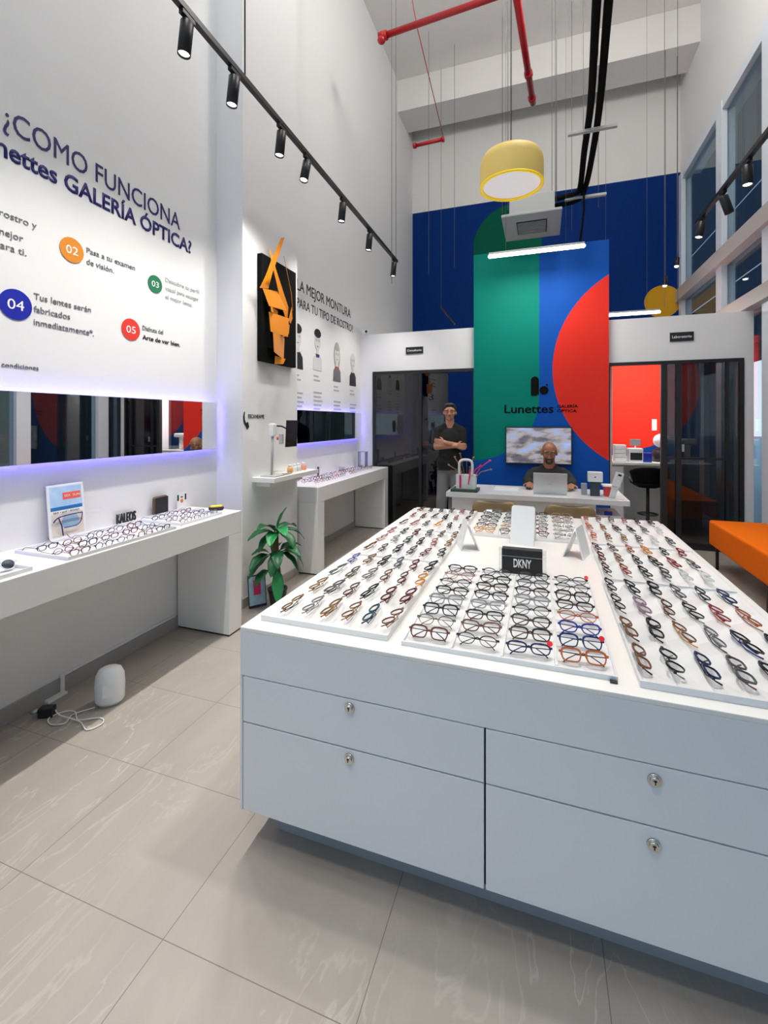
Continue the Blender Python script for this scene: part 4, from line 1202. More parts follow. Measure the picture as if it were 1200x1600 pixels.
def linear(x0, x1, y, z, label):
    o = thing('linear_lamp', label, 'tube lamp', ((x0 + x1) / 2, y, z), 'suspended linear lamps')
    MB().box(x0 - .01, x1 + .01, y - .022, y + .022, z + .035, z + .06, .003).build('lamp_channel', M['steel'], o)
    MB().capsule((x0, y, z + .018), (x1, y, z + .018), .021, .021).build('glowing_tube', M['tubeglow'], o)
    for x in (x0 + .18 * (x1 - x0), x0 + .82 * (x1 - x0)):
        MB().cone((x, y, z + .06), (x, y, ZC), .002, .002, 6).build('hanging_wire', M['rod'], o)
    light('linear_lamp_light', 'AREA', ((x0 + x1) / 2, y, z - .01), 14, (1, .95, .88), (0, 0, 0), shape='RECTANGLE', size=x1 - x0, size_y=.05)
linear(-.60, .455, 5.68, 3.545, 'bright suspended tube lamp in front of the mural top')
linear(.75, 1.60, 7.5, 3.11, 'bright tube lamp behind the laboratory partition top')

# red fire pipes
rp = thing('fire_pipe', 'red fire pipe crossing high over the room with branch', 'pipe', (-.3, 5.2, 6.2))
MB().cone((-1.78, 5.18, 6.2), (2.2, 4.95, 6.2), .036, .036, 16).build('cross_pipe', M['redpipe'], rp)
MB().cone((-1.86, 5.185, 6.2), (-1.76, 5.18, 6.2), .052, .052, 16).ball((-1.83, 5.18, 6.16), .05).build('end_cap', M['redpipe'], rp)
MB().cone((-.27, 5.05, 6.2), (-.12, 7.0, 6.2), .042, .042, 16).build('branch_pipe', M['redpipe'], rp)
MB().cone((-.17, 6.35, 6.2), (-.165, 6.42, 6.2), .055, .055, 16).build('coupling', M['redpipe'], rp)
MB().cone((-.135, 6.85, 6.2), (-.13, 6.9, 6.2), .055, .055, 16).build('coupling', M['redpipe'], rp)
hp = thing('pipe_stub', 'short red pipe hanging near the left back corner', 'pipe', (-1.9, 7.4, 6.2))
MB().cone((-2.02, 7.42, 6.2), (-1.53, 7.40, 6.2), .03, .03, 16).build('short_pipe', M['redpipe'], hp)
MB().cone((-2.05, 7.42, 6.2), (-2.0, 7.42, 6.2), .044, .044, 16).build('end_cap', M['redpipe'], hp)
MB().cone((-1.56, 7.4, 6.2), (-1.52, 7.4, 6.2), .044, .044, 16).build('end_cap', M['redpipe'], hp)
MB().tube([(-1.53, 7.4, 6.23), (-1.60, 6.0, 6.9), (-1.62, 5.6, 7.25)], .006).build('red_feed_line', M['redpipe'], hp)
for x, y, z0, l in ((-1.70, 5.18, 3.2, 'thin rod through left end of the red cross pipe'), (-1.78, 7.41, 4.0, 'thin rod through the short red pipe'), (-1.42, 7.8, 4.2, 'thin rod right of the short red pipe'), (-.42, 5.3, 3.9, 'thin rod left of the yellow pendant cord'),
                    (.13, 6.5, 4.42, 'thin rod above the air conditioner'), (.44, 7.6, 4.5, 'thin rod between air conditioner and black hoses'), (.75, 7.0, 4.55, 'thin rod right of the black hoses'), (.50, 6.3, 4.5, 'thin rod beside the hose bracket'), (1.78, 8.0, 3.3, 'left one of the two thin rods near the right corner'), (1.98, 8.1, 3.3, 'right one of the two thin rods near the right corner')):
    rod(x, y, z0, ZC, l)

# air conditioner with insulated hoses
ac = thing('air_conditioner', 'suspended ceiling cassette air conditioner with grey grille', 'air conditioner', (-.12, 6.15, 4.08))
MB().box(-.47, .23, 5.75, 6.55, 4.05, 4.085, .01).build('cassette_panel', M['greyplastic'], ac)
MB().box(-.38, .15, 5.84, 6.46, 4.0852, 4.33, .005).build('cassette_body', M['greyplastic'], ac)
b = MB().box(-.30, .06, 5.95, 6.35, 4.040, 4.0498)
b.build('grille_frame', M['black'], ac)
for i in range(8):
    MB().box(-.29, .05, 5.965 + i * .048, 5.985 + i * .048, 4.030, 4.0398).build('grille_slat', M['plinth'], ac)
for x in (-.40, .17):
    for y in (5.9, 6.4):
        MB().cone((x, y, 4.2), (x, y, ZC), .004, .004, 6).build('hanger_rod', M['rod'], ac)
b = thing('insulated_hoses', 'pair of thick black insulated hoses running to the air conditioner', 'hose', (.45, 4.5, 4.5))
MB().curve([(.28, 1.8, 4.55), (.36, 3.4, 4.52), (.43, 4.6, 4.50), (.44, 5.4, 4.5), (.45, 6.1, 4.45), (.40, 6.2, 4.42), (.15, 6.25, 4.41)], .032, 12).build('hose', M['blackmatte'], b)
MB().curve([(.36, 1.8, 4.58), (.44, 3.4, 4.55), (.51, 4.6, 4.52), (.53, 5.4, 4.51), (.51, 6.15, 4.45), (.40, 6.28, 4.36), (-.15, 6.35, 4.34), (-.40, 6.30, 4.28), (-.42, 6.2, 4.15)], .032, 12).build('hose', M['blackmatte'], b)
MB().tube([(.49, 6.1, 4.42), (.50, 6.2, 4.2), (.47, 6.05, 3.95), (.44, 5.98, 3.74)], .013, 8).build('thin_cable', M['blackmatte'], b)
MB().box(.25, .70, 4.93, 4.97, 4.43, 4.46, .003).build('support_bar', M['greyplastic'], b)
MB().box(.28, .76, 6.22, 6.27, 4.36, 4.39, .003).build('support_bar', M['greyplastic'], b)
MB().box(.03, .16, 6.24, 6.28, 4.45, 4.47).box(.03, .05, 6.24, 6.28, 4.33, 4.47).box(.14, .16, 6.24, 6.28, 4.33, 4.47).build('hose_clamp', M['black'], b)

# small wall lamps above the partition, camera, signs
def small_spot(x, y, z, label):
    o = thing('track_spotlight', label, 'spotlight', (x, y, z), 'small spotlights above the partition')
    MB().cone((x, y, z + .14), (x - .015, y - .03, z), .035, .035, 20).build('lamp_head', M['black'], o)
    MB().cone((x - .0155, y - .031, z - .001), (x - .016, y - .033, z - .004), .028, .028, 20).build('lamp_lens', M['lampglow'], o)
    MB().cone((x, y, z + .14), (x, y, ZC - .004), .004, .004, 6).build('hanging_rod', M['rod'], o)
small_spot(1.86, 8.3, 3.70, 'small black spotlight in front of the ochre disc')
small_spot(2.07, 8.5, 4.05, 'small black spotlight at the window wall corner')
la = thing('slanted_lamp', 'slanting black tube lamp behind the left partition top', 'lamp', (-1.6, 8.0, 3.2))
MB().cone((-1.42, 7.8, 3.22), (-1.75, 8.3, 3.66), .018, .018, 12).build('lamp_tube', M['black'], la)
MB().cone((-1.75, 8.25, 3.62), (-1.75, 8.25, ZC), .003, .003, 6).build('hanging_wire', M['rod'], la)
cam_ = thing('security_camera', 'small white security camera on left end of partition top', 'camera', (-2.50, 6.39, 2.856))
MB().box(-2.54, -2.46, 6.36, 6.44, 2.856, 2.925, .012).build('camera_body', M['whiteplastic'], cam_)
MB().cone((-2.49, 6.361, 2.895), (-2.49, 6.35, 2.895), .020, .018).build('camera_lens', M['black'], cam_)
def door_sign(x0, x1, z0, z1, s, label):
    o = thing('door_sign', label, 'sign', ((x0 + x1) / 2, YD, z0), 'black room signs')
    MB().box(x0, x1, YD - .012, YD - .0005, z0, z1, .002).build('sign_plate', M['black'], o)
    lettering('sign_text', s, ((x0 + x1) / 2, YD - .0121, z0 + (z1 - z0) * .36), 'S', (x1 - x0) * .82, (z1 - z0) * .30, M['whiteink'], .01, 'C', .001, o)
door_sign(-1.88, -1.62, 2.53, 2.63, 'Consultorio', 'black sign Consultorio above the left room front')
door_sign(1.48, 1.73, 2.52, 2.63, 'Laboratorio', 'black sign Laboratorio above the right room front')

# ------------------------------------------------------------ room fronts: dark glass in black frames
fr1 = MB().box(-2.40, -.885, YD - .01, YD + .06, 2.245, 2.29).box(-2.40, -2.355, YD - .01, YD + .06, 0, 2.245).box(-1.685, -1.645, YD - .01, YD + .02, 0, 2.245).box(-.91, -.887, YD - .01, YD + .06, 0, 2.245)
struct(fr1.build('door_1_frame', M['black']))
struct(MB().box(-2.355, -1.685, YD + .0, YD + .01, 0, 2.245).build('door_1_pane', M['dark_glass']))
struct(MB().box(-1.645, -1.26, YD + .025, YD + .035, 0, 2.245).build('door_1', M['dark_glass']))
fr2 = MB().box(.80, 2.235, YD - .01, YD + .06, 2.25, 2.29).box(.80, .822, YD - .01, YD + .06, 0, 2.25).box(2.19, 2.235, YD - .01, YD + .06, 0, 2.25) \
    .box(1.385, 1.45, YD - .02, YD + .04, 0, 2.25).box(1.545, 1.60, YD - .015, YD + .03, 0, 2.25).box(2.055, 2.085, YD - .015, YD + .03, 0, 2.25) \
    .box(1.45, 2.055, YD - .014, YD + .028, 1.085, 1.11).box(1.45, 2.19, YD - .014, YD + .028, .0, .07)
struct(fr2.build('door_2_frame', M['black']))
DOOR2 = struct(MB().box(1.45, 2.19, YD + .008, YD + .016, .07, 2.25).build('door_2', M['dark_glass'], org=(0, 0, 0)))
MB().box(1.60, 1.625, YD - .045, YD - .022, 1.18, 1.27, .004).build('door_handle', M['steel'], DOOR2)

# ------------------------------------------------------------ wall mural logo, TV
tag(MB().prism([(-.135, 1.885), (-.06, 1.885), (-.06, 1.90), (-.035, 1.90), (-.035, 2.09)] + [(-.085 + .05 * math.cos(R(a)), 2.09 + .05 * math.sin(R(a))) for a in range(0, 181, 15)] + [(-.135, 1.885)][:0], 'Y', 6.324, 6.33).build('logo_bar', M['blackmatte']), 'tall rounded black bar of the logo on the mural', 'logo', 'logo pieces on the mural')
tag(MB().cone((.028, 6.33, 1.955), (.028, 6.324, 1.955), .055, .055, 36, False).build('logo_dot', M['blackmatte']), 'round black dot of the logo on the mural', 'logo', 'logo pieces on the mural')
tag(MB().box(.055, .075, 6.324, 6.33, 2.015, 2.035).build('logo_square', M['blackmatte']), 'tiny black square above the logo dot on the mural', 'logo', 'logo pieces on the mural')
tag(lettering('wall_lettering', 'Lunettes', (-.475, 6.3295, 1.66), 'S', .62, .110, M['blackmatte'], .016), 'black shop name lettering on mural beneath the logo', 'lettering')
tag(lettering('wall_lettering', 'GALERÍA', (.19, 6.3295, 1.725), 'S', .25, .036, M['blackmatte'], .02), 'small black word GALERÍA right of the shop name', 'lettering')
tag(lettering('wall_lettering', 'ÓPTICA', (.19, 6.3295, 1.665), 'S', .235, .036, M['blackmatte'], .02), 'small black word ÓPTICA beneath GALERÍA on the mural', 'lettering')
tv = thing('television', 'wall mounted television showing grey indoor footage behind desk', 'television', (-.045, 6.3, .98))
MB().box(-.46, .37, 6.275, 6.318, .98, 1.475, .004).build('tv_case', M['black'], tv)
MB().box(-.25, .15, 6.318, 6.33, 1.1, 1.35).build('wall_bracket', M['black'], tv)
ts_ = bpy.data.materials.new('tv_picture'); ts_.use_nodes = True
n = ts_.node_tree; bs = n.nodes['Principled BSDF']
tcn = n.nodes.new('ShaderNodeTexCoord'); mp = n.nodes.new('ShaderNodeMapping'); mp.inputs['Scale'].default_value = (1.3, 1, 3.2); mp.inputs['Rotation'].default_value = (0, R(-14), 0)
nz = n.nodes.new('ShaderNodeTexNoise'); nz.inputs['Scale'].default_value = 2.6; nz.inputs['Detail'].default_value = 4
rp_ = n.nodes.new('ShaderNodeValToRGB')
for pos_, c_ in ((.32, (.02, .022, .04, 1)), (.44, (.13, .12, .15, 1)), (.52, (.34, .30, .29, 1)), (.62, (.28, .36, .62, 1))):
    e_ = rp_.color_ramp.elements.new(pos_); e_.color = c_
rp_.color_ramp.elements.remove(rp_.color_ramp.elements[0])
rp_.color_ramp.elements[-1].color = (.75, .82, .95, 1)
n.links.new(tcn.outputs['Object'], mp.inputs[0]); n.links.new(mp.outputs[0], nz.inputs['Vector']); n.links.new(nz.outputs[0], rp_.inputs[0])
n.links.new(rp_.outputs[0], bs.inputs['Emission Color']); bs.inputs['Emission Strength'].default_value = .85; bs.inputs['Base Color'].default_value = (.01, .01, .01, 1); bs.inputs['Roughness'].default_value = .2
MB().box(-.445, .355, 6.2735, 6.2749, 1.0, 1.46).build('tv_screen', ts_, tv)

# ------------------------------------------------------------ reception desk
DZ = .765
dk = thing('reception_desk', 'white marble-topped reception desk in front of the mural', 'desk', (-.1, 5.3, 0))
MB().box(-1.005, .82, 5.0, 5.72, DZ - .055, DZ, .003).build('desk_top', M['marble'], dk)
MB().box(-.95, .48, 5.06, 5.10, 0, DZ - .056).build('front_panel', M['lacq'], dk)
MB().box(-.95, -.91, 5.101, 5.66, 0, DZ - .056).build('side_panel', M['lacq'], dk)
MB().box(.48, .52, 5.06, 5.66, 0, DZ - .056).build('side_panel', M['lacq'], dk)
MB().box(.5205, .75, 5.04, 5.5, .56, .60, .002).build('side_shelf', M['lacq'], dk)
MB().box(.70, .75, 5.04, 5.5, 0, .56).build('shelf_support', M['lacq'], dk)
tag(MB().box(.60, .67, 5.06, 5.10, .60, .635, .003).build('small_blue_box', M['blue_plastic']), 'tiny blue box on the side shelf of the desk', 'box')

def shell_chair(x, y, label):
    o = thing('visitor_chair', label, 'chair', (x, y, 0), 'visitor chairs before the desk')
    def fn(u, v):
        q = v * 2 - 1
        wv = .225 - .02 * u
        zz = .46 + u * .32
        yy = y - .20 - .05 * u + .035 * q * q
        if u > .78: wv -= .055 * (1 - math.sqrt(max(0, 1 - ((u - .78) / .22) ** 2)))
        return (x + q * wv, yy, zz)
    MB().grid(fn, 30, 10, .012).build('backrest', M['tan'], o)
    e_ = [fn(1, v / 10) for v in range(11)]
    pts = [Vector(fn(u / 30, 0)) for u in range(0, 31)] + [Vector(p) for p in e_[1:-1]] + [Vector(fn(u / 30, 1)) for u in range(30, -1, -1)]
    MB().tube([p + Vector((0, -.004, 0)) for p in pts], .007, 6).build('back_edge', M['black'], o)
    MB().box(x - .22, x + .22, y - .20, y + .20, .44, .465, .012, 3).build('seat', M['tan'], o)
    for sx in (-1, 1):
        for sy in (-1, 1):
            MB().cone((x + sx * .17, y + sy * .15, .44), (x + sx * .21, y + sy * .20, 0), .011, .009, 10).build('leg', M['black'], o)
shell_chair(-.42, 4.66, 'tan shell chair with black edge facing desk, left one')
shell_chair(.24, 4.66, 'tan shell chair with black edge facing desk, right one')

# things on the desk
bk = tag(MB().box(-.96, -.665, 5.02, 5.26, DZ, DZ + .03, .002).build('green_box', M['green_box']), 'flat dark green box under the white gift bag', 'box')
gb = thing('gift_bag', 'white paper gift bag with pink ribbons on the desk', 'bag', (-.80, 5.13, DZ + .03))
MB().prism([(-.905, DZ + .0302), (-.695, DZ + .0302), (-.69, DZ + .185), (-.91, DZ + .185)], 'Y', 5.08, 5.19).build('bag_body', M['whiteplastic'], gb)
MB().curve([(-.865, 5.078, DZ + .18), (-.87, 5.075, DZ + .30), (-.85, 5.075, DZ + .345), (-.80, 5.075, DZ + .355), (-.745, 5.075, DZ + .345), (-.725, 5.075, DZ + .30), (-.73, 5.078, DZ + .18)], .014, 8).build('bag_handle', M['whiteplastic'], gb)
MB().box(-.87, -.85, 5.072, 5.079, DZ + .04, DZ + .24).build('ribbon', M['magenta'], gb)
MB().prism([(-.775, DZ + .08), (-.765, DZ + .08), (-.735, DZ + .25), (-.755, DZ + .25)], 'Y', 5.072, 5.079).build('ribbon', M['magenta'], gb)
tw = thing('dried_twigs', 'dried twigs and sprigs rising from the white gift bag', 'twigs', (-.80, 5.14, DZ + .19))
rr = random.Random(4)
for i, (dx, dz, mt) in enumerate(((-.20, .10, 'wood'), (-.13, .19, 'wood'), (-.07, .23, 'stem'), (0, .16, 'stem'), (.08, .19, 'wood'), (.16, .10, 'magenta'), (.26, .16, 'magenta'), (.27, .06, 'wood'), (-.17, .03, 'stem'), (.04, .08, 'leaf'), (-.05, .10, 'leaf'), (-.10, .05, 'leaf'))):
    b = MB().tube([(-.80 + dx * .2, 5.14, DZ + .10), (-.80 + dx * .6, 5.14 + rr.uniform(-.03, .03), DZ + .19 + dz * .5), (-.80 + dx, 5.13 + rr.uniform(-.04, .04), DZ + .19 + dz)], .005, 6)
    b.ball((-.80 + dx, 5.13, DZ + .19 + dz), (.014, .01, .009), seg=8, rings=6)
    b.build('twig', M[mt], tw)
tag(MB().box(-.52, -.25, 5.35, 5.56, DZ, DZ + .006).build('paper_sheets', M['whiteplastic']), 'white paper sheets on the desk left of the laptop', 'paper')
lp = thing('laptop', 'open silver laptop seen from behind on the desk', 'laptop', (.09, 5.22, DZ))
M['lapt'] = mat('laptop_silver', (.62, .63, .64), .35, .3)
MB().box(-.085, .255, 5.19, 5.43, DZ, DZ + .014, .004).build('laptop_base', M['lapt'], lp)
MB().box(-.17, .17, -.004, .004, 0, .225, .004, M=Matrix.Translation((.085, 5.185, DZ + .012)) @ Matrix.Rotation(R(12), 4, 'X')).build('laptop_lid', M['lapt'], lp)
MB().box(-.022, .022, -.0046, -.0041, .10, .107, M=Matrix.Translation((.085, 5.185, DZ + .012)) @ Matrix.Rotation(R(12), 4, 'X')).build('lid_mark', M['greyplastic'], lp)
tag(MB().ball((-.14, 5.52, DZ + .013), (.032, .05, .0125)).build('computer_mouse', M['black']), 'black computer mouse under the seated man’s hand', 'mouse')
bx = thing('box_stand', 'white box on a dark stand at right of the desk', 'box', (.53, 5.25, DZ))
MB().box(.46, .60, 5.20, 5.30, DZ + .15, DZ + .25, .004).build('white_box', M['whiteplastic'], bx)
MB().box(.485, .575, 5.22, 5.29, DZ, DZ + .149, .003).build('dark_stand', mat('dark_teal', (.03, .05, .06), .5), bx)
MB().box(.52, .535, 5.1995, 5.2, DZ + .195, DZ + .205).build('box_mark', M['blackink'], bx)
mg = thing('red_box', 'small white tray with red box beside the white box', 'box', (.66, 5.28, DZ))
MB().box(.62, .72, 5.24, 5.34, DZ, DZ + .10, .003).build('red_carton', M['red_card'], mg)
MB().box(.60, .74, 5.22, 5.36, DZ + .101, DZ + .118, .003).build('white_lid', M['whiteplastic'], mg)
tag(MB().box(.40, .455, 5.26, 5.33, DZ, DZ + .12, .004).build('dark_organiser', M['plinth']), 'dark grey block beside the white box on the desk', 'box')
mt_ = thing('phone_stand', 'white tilted phone stand at right end of the desk', 'stand', (.70, 5.10, DZ))
MB().box(.59, .77, 5.04, 5.16, DZ, DZ + .006, .002).build('stand_base', M['greyplastic'], mt_)
MB().box(-.03, .03, -.006, .006, 0, .16, .004, M=Matrix.Translation((.675, 5.12, DZ + .004)) @ Matrix.Rotation(R(14), 4, 'Y')).build('stand_post', M['whiteplastic'], mt_)
MB().box(-.04, .04, -.012, .0, 0, .15, .008, M=Matrix.Translation((.705, 5.11, DZ + .12)) @ Matrix.Rotation(R(16), 4, 'Y')).build('phone_holder', M['whiteplastic'], mt_)
MB().box(-.012, .020, -.0135, -.0121, .115, .135, .0005, M=Matrix.Translation((.705, 5.11, DZ + .12)) @ Matrix.Rotation(R(16), 4, 'Y')).build('camera_patch', M['black'], mt_)

# ------------------------------------------------------------ laboratory interior
lc = thing('laboratory_counter', 'white counter with drawers inside the laboratory', 'counter', (1.5, 7.5, 0))
MB().box(.865, 2.2, 7.2, 7.8, .93, .965, .002).build('counter_top', M['lacq'], lc)
MB().box(.88, 1.12, 7.26, 7.78, .0, .929).build('drawer_unit', M['greyplastic'], lc)
MB().box(.90, 1.10, 7.24, 7.26, .05, .90).build('cabinet_door', M['lacq'], lc)
MB().box(1.075, 1.085, 7.225, 7.24, .55, .75).build('door_pull', M['steel'], lc)
MB().box(1.13, 2.2, 7.74, 7.78, .0, .929).build('rear_panel', M['lacq'], lc)
og = thing('drawer_organiser', 'white stacked drawer organiser on the laboratory counter', 'organiser', (1.07, 7.35, .965))
MB().box(.99, 1.145, 7.28, 7.45, .965, 1.21, .004).build('organiser_case', M['greyplastic'], og)
for i in range(4): MB().box(.996, 1.139, 7.268, 7.28, .972 + i * .059, 1.024 + i * .059, .002).build('organiser_drawer', M['whiteplastic'], og)
pr = thing('label_printer', 'white and black machine with small screen on laboratory counter', 'printer', (1.27, 7.35, .965))
MB().box(1.18, 1.36, 7.28, 7.48, .965, 1.16, .008).build('printer_body', M['whiteplastic'], pr)
MB().box(1.195, 1.345, 7.272, 7.28, .995, 1.10).build('printer_opening', M['black'], pr)
MB().box(1.20, 1.335, 7.33, 7.35, 1.20, 1.29, .004).build('small_screen', M['plinth'], pr)
MB().cone((1.27, 7.35, 1.16), (1.27, 7.345, 1.20), .01).build('screen_neck', M['whiteplastic'], pr)
tag(MB().box(1.355, 1.47, 7.28, 7.40, .965, 1.10, .008).build('blue_bin', M['blue_plastic']), 'royal blue container on the laboratory counter', 'container')
wl = thing('round_white_machine', 'round white lens machine on the laboratory counter beside glass', 'machine', (1.62, 7.5, .965))
MB().lathe([(.10, 0), (.11, .02), (.11, .12), (.08, .18), (.03, .20)], (1.62, 7.5, .965), 24).build('machine_body', M['black'], wl)
MB().ball((1.62, 7.44, 1.27), (.11, .07, .10)).build('machine_head', M['whiteplastic'], wl)
MB().box(1.68, 2.05, 7.4, 7.6, 1.22, 1.30, .02).build('machine_arm', M['whiteplastic'], wl)
MB().cone((1.95, 7.5, .965), (1.95, 7.5, 1.22), .04).build('machine_column', M['whiteplastic'], wl)
tag(MB().box(1.66, 1.73, 8.242, 8.249, 1.40, 1.58, .002).build('wall_socket', M['whiteplastic']), 'white socket plate on the red laboratory wall', 'socket')
st = thing('bar_stool', 'black swivel stool with low back at laboratory counter', 'stool', (1.35, 6.95, 0))
def sf(u, v):
    a = R(-200 + 220 * v)
    r_ = .17 + .05 * u
    return (1.35 + r_ * math.cos(a + R(0)), 6.95 + r_ * .85 * math.sin(a), .70 + .24 * u * (.6 + .4 * math.sin(math.pi * v)))
MB().grid(sf, 6, 18, .014).build('backrest', M['blackmatte'], st)
MB().lathe([(.001, 0), (.12, .0), (.18, .03), (.185, .06), (.001, .065)], (1.35, 6.95, .66), 28).build('seat', M['blackmatte'], st)
MB().cone((1.35, 6.95, .03), (1.35, 6.95, .66), .024, .02).build('pole', M['black'], st)
MB().lathe([(.20, 0), (.20, .008), (.06, .03), (.03, .05)], (1.35, 6.95, 0), 32).build('base', M['black'], st)
MB().tube([(1.35 + .12 * math.cos(R(a)), 6.95 + .12 * math.sin(R(a)), .30) for a in range(0, 360, 20)], .009, 8, closed=True).box(1.24, 1.46, 6.94, 6.96, .295, .305).build('footrest', M['black'], st)
MB().tube([(1.20, 6.85, .70), (1.12, 6.78, .74), (1.10, 6.80, .80)], .012).build('armrest', M['black'], st)
light('laboratory_light', 'AREA', (1.5, 7.1, 2.78), 24, (1, .96, .9), shape='RECTANGLE', size=.9, size_y=.2)
light('consulting_light', 'POINT', (-1.3, 7.6, 2.6), 10, (1, .96, .9), shadow_soft_size=.2)

# ------------------------------------------------------------ orange bench
bn = thing('upholstered_bench', 'long orange upholstered bench on black legs by the window', 'bench', (1.95, 4.4, 0))
MB().box(1.69, 2.20, 3.0, 5.74, .235, .495, .03, 4).build('seat_cushion', M['orange'], bn)
for x in (1.73, 2.15):
    for y in (3.25, 4.48, 5.62):
        MB().box(x - .012, x + .012, y - .012, y + .012, 0, .236).build('leg', M['black'], bn)
bo = thing('bolster_cushion', 'orange cylindrical bolster on near end of the orange bench', 'cushion', (1.95, 3.3, .5))
MB().lathe([(.10, 0), (.11, .01), (.11, .43), (.10, .44)], seg=32, M=Matrix.Translation((1.73, 3.35, .607)) @ Matrix.Rotation(R(90), 4, 'Y')).build('bolster_cover', M['orange'], bo)

# ------------------------------------------------------------ people
def remesh(name, mb, vox, m, parent, smooth=6):
    """weld overlapping volumes into one continuous skin"""
    me = bpy.data.meshes.new(name + '_raw')
    mb.bm.to_mesh(me)
    mb.bm.free()
    o = bpy.data.objects.new(name + '_raw', me)
    COL.objects.link(o)
    r = o.modifiers.new('r', 'REMESH'); r.mode = 'VOXEL'; r.voxel_size = vox; r.use_smooth_shade = True
    k = o.modifiers.new('s', 'SMOOTH'); k.iterations = smooth; k.factor = .5
    dg = bpy.context.evaluated_depsgraph_get()
    nm = bpy.data.meshes.new_from_object(o.evaluated_get(dg))
    bpy.data.objects.remove(o)
    nm.materials.clear()
    nm.materials.append(m)
    for p in nm.polygons: p.use_smooth = True
    q = bpy.data.objects.new(name, nm)
    COL.objects.link(q)
    q.parent = parent
    return q
def fingers(b, wrist, palm_dir, side_dir, curl_dir, s=1.0, curl=.6, thumb=1):
    """palm plus four unequal bent fingers and a thumb leaving the side of the palm"""
    w = Vector(wrist); d = Vector(palm_dir).normalized(); sd = Vector(side_dir).normalized(); cu = Vector(curl_dir).normalized()
    k = w + d * .085 * s
    for q in (-.028, -.010, .010, .028):
        b.capsule(w + sd * q * .7 * s, k + sd * q * s, .014 * s, .0125 * s, 10)
    for q, L in ((-.031, .072), (-.0105, .082), (.0105, .078), (.031, .060)):
        p0 = k + sd * q * s
        d1 = (d + cu * curl * .5).normalized(); p1 = p0 + d1 * L * .45 * s
        d2 = (d + cu * curl * 1.3).normalized(); p2 = p1 + d2 * L * .32 * s
        d3 = (d + cu * curl * 2.2).normalized(); p3 = p2 + d3 * L * .26 * s
        b.capsule(p0, p1, .0090 * s, .0084 * s, 8); b.capsule(p1, p2, .0084 * s, .0078 * s, 8); b.capsule(p2, p3, .0078 * s, .0068 * s, 8)
    t0 = w + d * .03 * s + sd * -.030 * thumb * s
    t1 = t0 + (d * .6 - sd * .8 * thumb + cu * .2).normalized() * .034 * s
    t2 = t1 + (d * .9 - sd * .3 * thumb + cu * .4).normalized() * .028 * s
    b.capsule(t0, t1, .013 * s, .0105 * s, 10); b.capsule(t1, t2, .0105 * s, .008 * s, 10)
def head(b, c, s, M4):
    """skull, jaw, cheeks, nose, lips, brow, ears; face looks along local -Y"""
    def P(x, y, z): return M4 @ Vector((x * s, y * s, z * s))
    def E(x, y, z, rx, ry, rz): b.ball(P(x, y, z), (rx * s, ry * s, rz * s), M=M4.to_3x3().to_4x4(), seg=20, rings=14)
    E(0, .008, .035, .076, .095, .083)
    E(0, -.010, -.005, .066, .076, .085)
    E(0, -.030, -.062, .047, .048, .045)
    E(0, -.058, -.088, .024, .022, .019)
    for sx in (-1, 1):
        E(sx * .040, -.052, -.022, .022, .026, .026)
        E(sx * .034, -.076, .030, .026, .012, .010)
        E(sx * .077, .012, -.004, .010, .019, .031)
        E(sx * .013, -.094, -.034, .010, .010, .009)
    b.capsule(P(0, -.082, .020), P(0, -.104, -.028), .009 * s, .0135 * s, 10)
    E(0, -.084, -.058, .024, .009, .006)
    E(0, -.082, -.069, .021, .009, .007)
def eyes(parent, s, M4, brow):
    wm = mat('eye_white', (.75, .72, .70), .3)
    for sx in (-1, 1):
        p = M4 @ Vector((sx * .031 * s, -.0735 * s, .010 * s))
        e_ = MB().ball(p, (.0125 * s, .0125 * s, .0072 * s), seg=14, rings=10)
        e_.build('eye', wm, parent)
        q = M4 @ Vector((sx * .031 * s, -.0835 * s, .010 * s))
        MB().ball(q, (.0062 * s, .005 * s, .0062 * s), seg=10, rings=8).build('iris', M['hair'], parent)
        MB().capsule(M4 @ Vector((sx * .016 * s, -.089 * s, .031 * s)), M4 @ Vector((sx * .050 * s, -.078 * s, .033 * s)), .004 * s, .003 * s, 8).build('eyebrow', brow, parent)
    MB().capsule(M4 @ Vector((-.018 * s, -.0925 * s, -.0635 * s)), M4 @ Vector((.018 * s, -.0925 * s, -.0635 * s)), .0018 * s, .0018 * s, 8).build('mouth', mat('lips', (.16, .05, .04), .6), parent)
def specs(parent, s, M4, m, a=.026, b_=.018):
    bb = MB()
    for sx in (-1, 1):
        bb.tube([M4 @ Vector(((sx * .033 + a * math.cos(R(t_))) * s, -.100 * s, (.008 + b_ * math.sin(R(t_))) * s)) for t_ in range(0, 360, 24)], .0018 * s, 6, closed=True)
        bb.tube([M4 @ Vector((sx * .059 * s, -.100 * s, .014 * s)), M4 @ Vector((sx * .079 * s, -.085 * s, .014 * s)), M4 @ Vector((sx * .084 * s, .0, .010 * s))], .0018 * s, 6)
    bb.tube([M4 @ Vector((-.009 * s, -.101 * s, .012 * s)), M4 @ Vector((.009 * s, -.101 * s, .012 * s))], .0018 * s, 6)
    bb.build('spectacles', m, parent)

